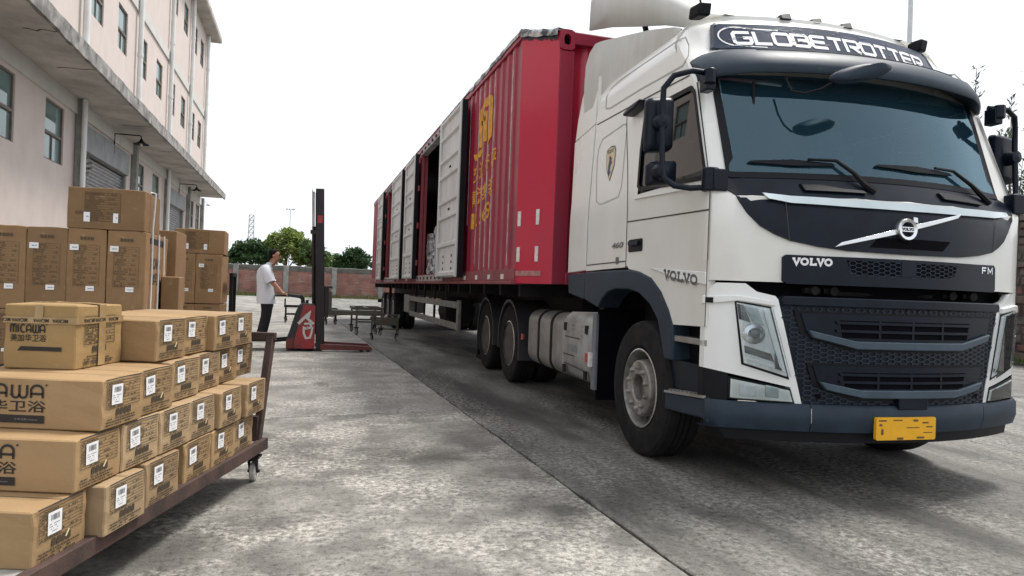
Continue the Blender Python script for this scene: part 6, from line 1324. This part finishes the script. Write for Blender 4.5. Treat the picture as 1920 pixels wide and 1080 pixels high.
carton(p.x, p.y, .8485, -AN + radians(1), .30, .34, .272, CARTON_Y, 'cube shaped taped carton standing on top of the near trolley load', 'cartons stacked on the near trolley', 'big')

# ------------------------------------------------------------------ brown cartons stacked behind, on dark trolleys
def dark_trolley(x0, x1, y0, y1, zt, label, handle=None):
    T = thing('flat_trolley', ((x0 + x1) / 2, (y0 + y1) / 2, 0), 0, label, 'trolley'); w, d = (x1 - x0) / 2, (y1 - y0) / 2
    MB().box(-w, w, -d, d, zt - .03, zt).build('deck', mat('black_deck', (.03, .028, .026), .8, var=.4), T)
    for q in (-1, 1): MB().box(-w, w, q * d - .025, q * d + .025, zt - .10, zt - .031).build('side_rail', CHASSIS, T)
    for a in (-1, 1):
        for b in (-1, 1): MB().bar((a * (w - .06), b * (d - .06), .14), (a * (w - .06), b * (d - .06), zt - .03), .05, .05).build('leg', CHASSIS, T); caster(T, a * (w - .06), b * (d - .06), .14, .05)
    if handle:
        for b in (-.5, .5): MB().bar((w + .03, b * d, .1), (w + .03, b * d, handle), .045, .045).build('handle_post', CHASSIS, T)
        MB().bar((w + .03, -.5 * d - .03, handle), (w + .03, .5 * d + .03, handle), .05, .05).build('handle_bar', CHASSIS, T)
    return T
dark_trolley(-2.95, -1.22, 6.48, 7.85, .50, 'dark trolley under the tall brown cartons by the building')
GF = 'brown cartons stacked by the building'
for i, x in enumerate((-2.625, -2.335, -2.045, -1.755, -1.462)):
    nm = ['leftmost, cut by the picture edge', 'second from the left', 'third from the left', 'fourth from the left', 'rightmost, beside the white straps'][i]
    carton(x, 7.0, .955, radians(rj.uniform(-.5, .5)), .286, .98, .675, CARTON_B, 'tall brown carton in the upright row by the building, %s' % nm, GF, 'tall')
    carton(x, 7.0, .502, radians(rj.uniform(-.5, .5)), .286, .98, .45, CARTON_B, 'lower brown carton under the upright row, %s' % nm, GF, 'tall')
carton(-1.615, 6.80, 1.632, radians(-1), .575, .58, .345, CARTON_B, 'brown carton lying alone on top of the tall upright row', GF, 'lying')
carton(-1.235, 7.35, .60, radians(4), .15, .5, .66, CARTON_B, 'narrow brown carton leaning right of the strapped cartons', GF, 'plain')
carton(-1.48, 7.9, .96, 0, .44, .6, .76, CARTON_B, 'brown carton peeping out behind the strapped upright row', GF, 'plain')
dark_trolley(-1.78, -1.02, 9.98, 10.9, .46, 'dark trolley with a black handle post under the farther cartons', 1.32)
GG = 'brown cartons farther back by the building'
for x, w, nm in ((-1.555, .275, 'left'), (-1.252, .322, 'right')):
    carton(x, 10.35, .925, radians(rj.uniform(-.6, .6)), w, .7, .655, CARTON_B, 'upright brown carton on the %s of the farther pair' % nm, GG, 'tall')
    carton(x, 10.35, .462, radians(rj.uniform(-.6, .6)), w, .7, .455, CARTON_B, 'lower brown carton under the %s one of the farther pair' % nm, GG, 'tall')
carton(-1.39, 10.30, 1.585, radians(1), .62, .55, .325, CARTON_B, 'brown carton lying across the top of the farther pair', GG, 'lying')
for k, y in enumerate((6.70, 6.98, 7.22)):
    mb = MB(); x = -1.307; P = [(x + .004, y, 1.638), (x + .006, y + .01, 1.3), (x + .006, y, .96), (x + .01, y + .01, .80), (x + .05, y + .05, .72)] if k else [(x - .02, y, 1.985), (x + .02, y, 1.98), (x + .005, y, 1.66), (x + .006, y + .01, 1.3), (x + .006, y, .96), (x + .02, y, .9)]
    mb.tube(P, .008, 5); tag(mb.build('strap', STRAP, None), ['white strap hanging from the lying carton down the upright ones', 'middle white strap on the side of the upright cartons', 'white strap farthest back on the side of the upright cartons'][k], 'strap', 'white straps round the brown cartons')
mb = MB(); put_text(mb, 'MICAWA', 0, .42, 0, .10, lambda u, v, t: (-1.3135, 6.72 + u, 1.32 + v), 0, .02); put_text(mb, '美加华卫浴', 0, .42, -.14, -.03, lambda u, v, t: (-1.3135, 6.72 + u, 1.32 + v), 0, .012)
mb.box(-1.3145, -1.3135, 6.66, 7.30, 1.54, 1.59)
last = [o for o in bpy.data.objects if o.get('label', '').startswith('tall brown carton') and 'rightmost' in o.get('label', '')][0]
o = mb.build('lettering', INK, None, smooth=False); o.parent = last; bpy.context.view_layer.update(); o.matrix_parent_inverse = last.matrix_world.inverted()
# cartons and a white sack inside the farther trailer door
for k, (y, z, h) in enumerate(((20.6, 1.44, .42), (20.6, 1.87, .40), (20.65, 2.28, .36))):
    carton(TX - .95, y, z, 0, .6, .55, h, CARTON_B, 'brown carton inside the farther trailer door, %s of three' % ['lowest', 'middle', 'topmost'][k], 'cartons inside the trailer', 'plain')
mb = MB(); mb.lathe([(.02, .0), (.16, .02), (.20, .15), (.19, .32), (.12, .42), (.03, .45)], (0, 0, 0), 'z', 14); o = mb.build('sack', mat('white_sack', (.55, .53, .48), .8, var=.5, scale=9, bump=.6), None); o.location = (TX - 1.20, 20.15, ZP - .06); tag(o, 'dirty white sack on the sill of the farther trailer door', 'sack')

# ------------------------------------------------------------------ small tube-frame carts
def cart(x, y, z, rz, L, W, H, label, name='tube_cart', tray=True, handle=0, m=OLIVE, legs=.02):
    T = thing(name, (x, y, z), rz, label, 'cart', 'tube frame carts'); l, w = L / 2, W / 2; zc = .155
    for q in (-1, 1): MB().bar((-l, q * w, H), (l, q * w, H), .035, .05).build('top_rail', m, T)
    for q in (-1, 1): MB().bar((q * l, -w + .018, H), (q * l, w - .018, H), .035, .05).build('end_rail', m, T)
    for a in (-1, 1):
        for b in (-1, 1): MB().bar((a * (l - .03), b * (w - .0), zc), (a * (l - .03), b * (w - .0), H - .026), .035, .035).build('leg', m, T); caster(T, a * (l - .03), b * w, zc, .058, .3 * a, mat('worn_caster', (.20, .185, .16), .6, var=.5, scale=14))
    for b in (-1, 1): MB().bar((-l + .03, b * w, zc + .10), (l - .03, b * w, zc + .10), .025, .03).build('lower_rail', m, T)
    if tray:
        MB().box(-l + .02, l - .02, -w - .02, -w + .005, H - .13, H - .03).build('tray_side', m, T)
        MB().bar((0, -w, H), (0, w, H), .05, .03).build('cross_member', DECK, T)
    if handle:
        MB().tube([(-l, -w, H), (-l, -w, H + handle), (-l, w, H + handle), (-l, w, H)], .014, 6).build('handle', m, T)
    return T
cart(1.13, 13.72, .30, radians(2), .52, .95, .50, 'olive tube frame cart lifted on the raised forks', handle=0)
cart(1.86, 16.9, 0, radians(-8), .62, 1.8, .50, 'long tube frame cart on the ground beside the trailer')
cart(-.35, 22.8, 0, 0, .55, .8, .50, 'dark tube frame cart standing behind the man', tray=False, handle=.22, m=CHASSIS)
cart(.75, 22.2, 0, 0, .35, .8, .46, 'small tube frame cart half hidden behind the mast', tray=False, m=CHASSIS)

# ------------------------------------------------------------------ pedestrian stacker
SK = thing('pedestrian_stacker', (0, 13.5, 0), 0, 'red and black pedestrian stacker with a tall dark mast', 'stacker')
yw = .33
bodyp = [(-.32, .03), (-.325, .20), (-.27, .36), (-.17, .72), (-.12, .84), (-.05, .875), (.17, .86), (.18, .03)]
MB().prism(bodyp, lambda x, z, t: (x, t, z), -yw, yw).build('body', STACKBLK, SK, bevel=.03, seg=3)
for q in (-1, 1):
    MB().prism([(-.175, .20), (-.04, .845), (.172, .835), (.178, .05), (-.19, .05)], lambda x, z, t: (x, t, z), *sorted((q * (yw + .001), q * (yw + .008)))).build('side_panel', STACKRED, SK)
    MB().prism([(-.322, .05), (-.318, .22), (-.19, .24), (-.205, .05)], lambda x, z, t: (x, t, z), *sorted((q * (yw + .001), q * (yw + .008)))).build('bumper_panel', RUSTRED, SK)
fn = lambda u, v, t: (u, -yw - .0095 - t, v)
mb = MB()
for P, w in (([(-.12, .50), (-.05, .58), (.03, .66), (.07, .70), (.05, .62)], .05), ([(.02, .62), (.10, .54), (.15, .50)], .045), ([(-.02, .50), (.09, .51), (.11, .44), (.03, .41), (-.02, .43), (-.02, .33), (.02, .24), (.09, .25), (.12, .36), (.13, .45)], .036), ([(.04, .46), (.045, .40)], .02)): mb.ribbon(P, w, fn, 0)
mb.build('spray_paint_mark', SPRAY, SK, smooth=False)
# mast, leaning a touch
ML = lambda x, z: x + .20 - .035 * z
for yy in (-.30, .30):
    MB().bar((ML(.08, .02), yy, .02), (ML(.08, 2.98), yy, 2.98), .05, .15, (1, 0, 0)).build('mast_upright', MASTM, SK, bevel=.006)
    MB().bar((ML(.10, .10), yy * .8, .10), (ML(.10, 2.90), yy * .8, 2.90), .05, .11, (1, 0, 0)).build('inner_upright', MASTM, SK)
for z in (.12, 1.55, 2.93): MB().box(ML(.02, z), ML(.14, z), -.30, .30, z - .05, z + .05).build('mast_crossbar', MASTM, SK)
MB().tube([(ML(-.03, 2.30), -.05, 2.28), (ML(-.03, 2.95), -.05, 2.95)], .018, 8).build('lift_cylinder_rod', CHROME, SK)
MB().tube([(ML(-.03, .3), -.05, .3), (ML(-.03, 2.3), -.05, 2.3)], .035, 10).build('lift_cylinder', MASTM, SK)
MB().tube([(ML(-.055, 2.2), -.33, 2.2), (ML(-.055, 2.95), -.33, 2.95)], .008, 6).build('lift_chain', CHROME, SK)
MB().obox((ML(-.02, 2.2), -.30, 2.18), (.07, 0, 0), (0, .05, 0), (0, 0, .035)).build('chain_anchor', MASTM, SK)
MB().obox((ML(.08, 2.42), -.3285, 2.42), (.045, 0, 0), (0, .002, 0), (0, 0, .07)).build('red_decal', STACKRED, SK)
MB().tube([(.25, -.36, .12), (.25, -.30, .12)], .07, 16).build('mast_pivot', MASTM, SK)
# carriage, forks, outriggers
MB().box(.30, .40, -.28, .28, .62, 1.18).build('fork_carriage', MASTM, SK); 
for z in (1.16,): MB().box(.30, .46, -.30, .30, z, z + .04).build('carriage_top', MASTM, SK)
for yy in (-.22, .22):
    MB().prism([(.40, .66), (.46, .66), (1.42, .70), (1.42, .73), (.46, .76), (.46, 1.1), (.40, 1.1)], lambda x, z, t: (x, t, z), yy - .06, yy + .06).build('fork', OLIVE, SK, bevel=.005)
    MB().prism([(.28, .03), (1.20, .03), (1.22, .06), (1.18, .10), (.28, .14)], lambda x, z, t: (x, t, z), yy * 1.4 - .06, yy * 1.4 + .06).build('outrigger', RUSTRED, SK, bevel=.008)
    for x in (1.02, 1.14): MB().tube([(x, yy * 1.4 - .045, .045), (x, yy * 1.4 + .045, .045)], .045, 12).build('load_roller', RUBBER, SK)
MB().tube([(-.10, -.10, .10), (-.10, .10, .10)], .10, 16).build('drive_wheel', RUBBER, SK)
# tiller and operator platform
MB().tube([(-.05, 0, .86), (-.06, 0, .95), (-.10, 0, .99)], .04, 10).build('tiller_column', STACKBLK, SK)
MB().prism([(-.06, .95), (-.10, 1.02), (-.30, 1.035), (-.36, 1.02), (-.36, .99), (-.26, .975)], lambda x, z, t: (x, t, z), -.06, .06).build('tiller_arm', STACKBLK, SK, bevel=.012)
MB().tube([(-.34, -.06, 1.0), (-.40, -.17, 1.0), (-.52, -.18, 1.0), (-.54, -.10, 1.0), (-.54, .10, 1.0), (-.52, .18, 1.0), (-.40, .17, 1.0), (-.34, .06, 1.0)], .018, 8).build('handle_loop', STACKBLK, SK)
MB().tube([(.02, -.1, .87), (.02, -.1, .93)], .03, 10).build('key_switch', STACKBLK, SK)
MB().box(-.98, -.52, -.30, .30, .165, .195).build('platform', CHASSIS, SK, bevel=.008)
for yy in (-.24, .24): MB().bar((-.55, yy, .17), (-.30, yy, .20), .03, .045).build('platform_arm', CHASSIS, SK)

# ------------------------------------------------------------------ the operator
PX, PY, PZ = -.74, 13.5, .195
PE = thing('person', (PX, PY, PZ), 0, 'man in pale short sleeved shirt and black trousers steering the stacker', 'person')
def skinned(nm, verts, edges, root, m, sub=2, extra=None):
    me = bpy.data.meshes.new(nm); me.from_pydata([v[:3] for v in verts], edges, []); o = bpy.data.objects.new(nm, me); COL.objects.link(o)
    sk = o.modifiers.new('skin', 'SKIN'); sk.use_smooth_shade = True; sk.branch_smoothing = .4
    for i, v in enumerate(verts):
        s = me.skin_vertices[0].data[i]; s.radius = (v[3], v[4] if len(v) > 4 else v[3]); s.use_root = (i == root)
    ss = o.modifiers.new('sub', 'SUBSURF'); ss.levels = ss.render_levels = sub
    dg = bpy.context.evaluated_depsgraph_get(); m2 = bpy.data.meshes.new_from_object(o.evaluated_get(dg)); bpy.data.objects.remove(o)
    m2.name = nm
    if extra:
        bm = bmesh.new(); bm.from_mesh(m2); t = bpy.data.meshes.new('x'); t.from_pydata(extra.v, [], extra.f); bm.from_mesh(t); bm.to_mesh(m2); bm.free(); bpy.data.meshes.remove(t)
    m2.materials.clear(); m2.materials.append(m); m2.polygons.foreach_set('use_smooth', [True] * len(m2.polygons))
    return link(nm, m2, None, PE)
V_ = [(.05, 0, .80, .11, .10), (.04, 0, .98, .10, .10), (.02, 0, 1.18, .11, .10), (.05, 0, 1.29, .07, .07), (.10, 0, 1.39, .052), (.145, 0, 1.455, .066, .07), (.165, 0, 1.53, .078, .088), (.16, 0, 1.585, .066, .072),
      (.05, -.09, .74, .085), (.06, -.10, .42, .058), (-.01, -.10, .09, .040), (.05, .09, .74, .085), (.03, .10, .42, .058), (-.05, .10, .09, .040),
      (.03, -.165, 1.25, .045), (.115, -.235, 1.06, .045), (.30, -.20, .86, .030), (.355, -.185, .825, .027, .036),
      (.03, .165, 1.25, .045), (.115, .235, 1.06, .045), (.30, .20, .86, .030), (.355, .185, .825, .027, .036),
      (.245, 0, 1.505, .013), (.13, -.080, 1.515, .016), (.13, .080, 1.515, .016), (.205, 0, 1.455, .035)]
E_ = [(0, 1), (1, 2), (2, 3), (3, 4), (4, 5), (5, 6), (6, 7), (0, 8), (8, 9), (9, 10), (0, 11), (11, 12), (12, 13), (3, 14), (14, 15), (15, 16), (16, 17), (3, 18), (18, 19), (19, 20), (20, 21), (6, 22), (6, 23), (6, 24), (5, 25)]
fg = MB()
for s_ in (-1, 1):
    for k in range(4):
        yk = s_ * (.185 + (k - 1.5) * .020); l = (.9, 1.05, 1.0, .8)[k]
        fg.tube([(.36, yk, .825), (.392, yk, .830 + .006 * l), (.405 + .006 * l, yk, .806), (.395, yk, .785 - .006 * l)], [.0095, .009, .008, .0065], 6)
    fg.tube([(.335, s_ * .150, .822), (.352, s_ * .135, .808), (.372, s_ * .140, .790)], [.011, .010, .008], 6)
def loft(mb, rings, n=16, caps=True, ax='z'):
    """elliptical rings (x, y, z, rx, ry) joined into one skin"""
    o = len(mb.v); R_ = random.Random(3)
    for (x, y, z, rx, ry) in rings:
        for k in range(n): a = 2 * pi * k / n; mb.v.append((x + rx * cos(a), y + ry * sin(a), z))
    for i in range(len(rings) - 1):
        for k in range(n): mb.f.append([o + i * n + k, o + i * n + (k + 1) % n, o + (i + 1) * n + (k + 1) % n, o + (i + 1) * n + k])
    if caps: mb.f.append([o + k for k in reversed(range(n))]); mb.f.append([o + (len(rings) - 1) * n + k for k in range(n)])
    return mb
loft(fg, [(.135, 0, 1.405, .03, .03), (.17, 0, 1.425, .062, .052), (.165, 0, 1.465, .083, .067), (.16, 0, 1.51, .092, .074), (.155, 0, 1.555, .094, .078), (.15, 0, 1.60, .085, .072), (.15, 0, 1.63, .058, .050), (.15, 0, 1.645, .02, .02)], 18)
fg.tube([(.245, 0, 1.535), (.268, 0, 1.505), (.250, 0, 1.492)], [.009, .014, .010], 8)
for s_ in (-1, 1): fg.tube([(.145, s_ * .072, 1.545), (.135, s_ * .088, 1.525), (.148, s_ * .078, 1.49)], [.008, .016, .008], 6)
skinned('body', V_, E_, 0, SKIN, 2, fg)
mb = MB(); loft(mb, [(.04, 0, .645, .162, .198), (.04, 0, .70, .165, .20), (.03, 0, .80, .158, .195), (.02, 0, .92, .145, .18), (.005, 0, 1.05, .140, .185), (-.005, 0, 1.16, .140, .20), (.0, 0, 1.24, .130, .205), (.015, 0, 1.30, .115, .185), (.04, 0, 1.345, .09, .12), (.07, 0, 1.375, .065, .068), (.085, 0, 1.40, .060, .062)], 20, False)
for s_ in (-1, 1):
    mb.tube([(.01, s_ * .13, 1.285), (.025, s_ * .185, 1.25), (.06, s_ * .215, 1.16), (.10, s_ * .235, 1.07), (.115, s_ * .238, 1.04)], [.085, .088, .080, .076, .080], 14, False)
    mb.bar((.105, s_ * .045, 1.385), (.125, s_ * .012, 1.365), .05, .012)
mb.v = [(x + .006 * sin(z * 60 + y * 25), y + .005 * sin(z * 45 + x * 40), z) for x, y, z in mb.v]
mb.build('shirt', SHIRT, PE, angle=80)
mb = MB(); loft(mb, [(.04, 0, .86, .125, .155), (.045, 0, .78, .130, .165), (.05, 0, .70, .125, .175), (.05, 0, .65, .10, .165)], 20)
for s_, xk, xa in ((-1, .065, -.005), (1, .035, -.045)): loft(mb, [(.05, s_ * .085, .74, .115, .09), (.055, s_ * .09, .60, .105, .092), (xk, s_ * .10, .42, .082, .078), ((xk + xa) / 2, s_ * .103, .25, .080, .074), (xa, s_ * .105, .09, .078, .070), (xa + .01, s_ * .105, .035, .086, .070)], 16)
mb.v = [(x + .005 * sin(z * 50 + y * 30), y, z) for x, y, z in mb.v]
mb.build('trousers', TROUSER, PE, angle=80)
mb = MB(); loft(mb, [(.085, 0, 1.47, .035, .060), (.118, 0, 1.51, .066, .080), (.125, 0, 1.55, .076, .084), (.138, 0, 1.59, .088, .083), (.148, 0, 1.625, .080, .070), (.15, 0, 1.65, .050, .045), (.15, 0, 1.658, .015, .015)], 18); mb.build('hair', HAIR, PE, angle=80)
for s_, x in ((-1, -.005), (1, -.045)): skinned('shoe', [(x - .05, s_ * .105, .045, .042, .042), (x + .06, s_ * .105, .042, .045, .038), (x + .15, s_ * .105, .032, .040, .028)], [(0, 1), (1, 2)], 1, SHOE)
for s_ in (-1, 1):
    mb = MB(); mb.lathe([(.001, -.008), (.008, -.004), (.009, 0), (.001, .006)], (.245, s_ * .030, 1.532), 'x', 8); mb.build('eye', HAIR, PE)
    mb = MB(); mb.bar((.248, s_ * .014, 1.553), (.236, s_ * .050, 1.552), .009, .009); mb.build('eyebrow', HAIR, PE)
MB().bar((.243, -.020, 1.462), (.243, .020, 1.462), .009, .007).build('mouth', mat('lips', (.26, .09, .07), .5, var=.1), PE)
# scrap by the far trolley
P_ = thing('rubble_heap', (-5.9, 46, 0), 0, 'small pale heap of rubble near the end of the warehouse', 'rubble')
r = random.Random(9)
for k in range(9): s = r.uniform(.08, .2); MB().obox((r.gauss(0, .35), r.gauss(0, .3), s * .5), (s, s * .2, 0), (-.1 * s, s * .8, 0), (0, .1 * s, s * .5)).build('chunk', PALEWALL, P_, bevel=.02)
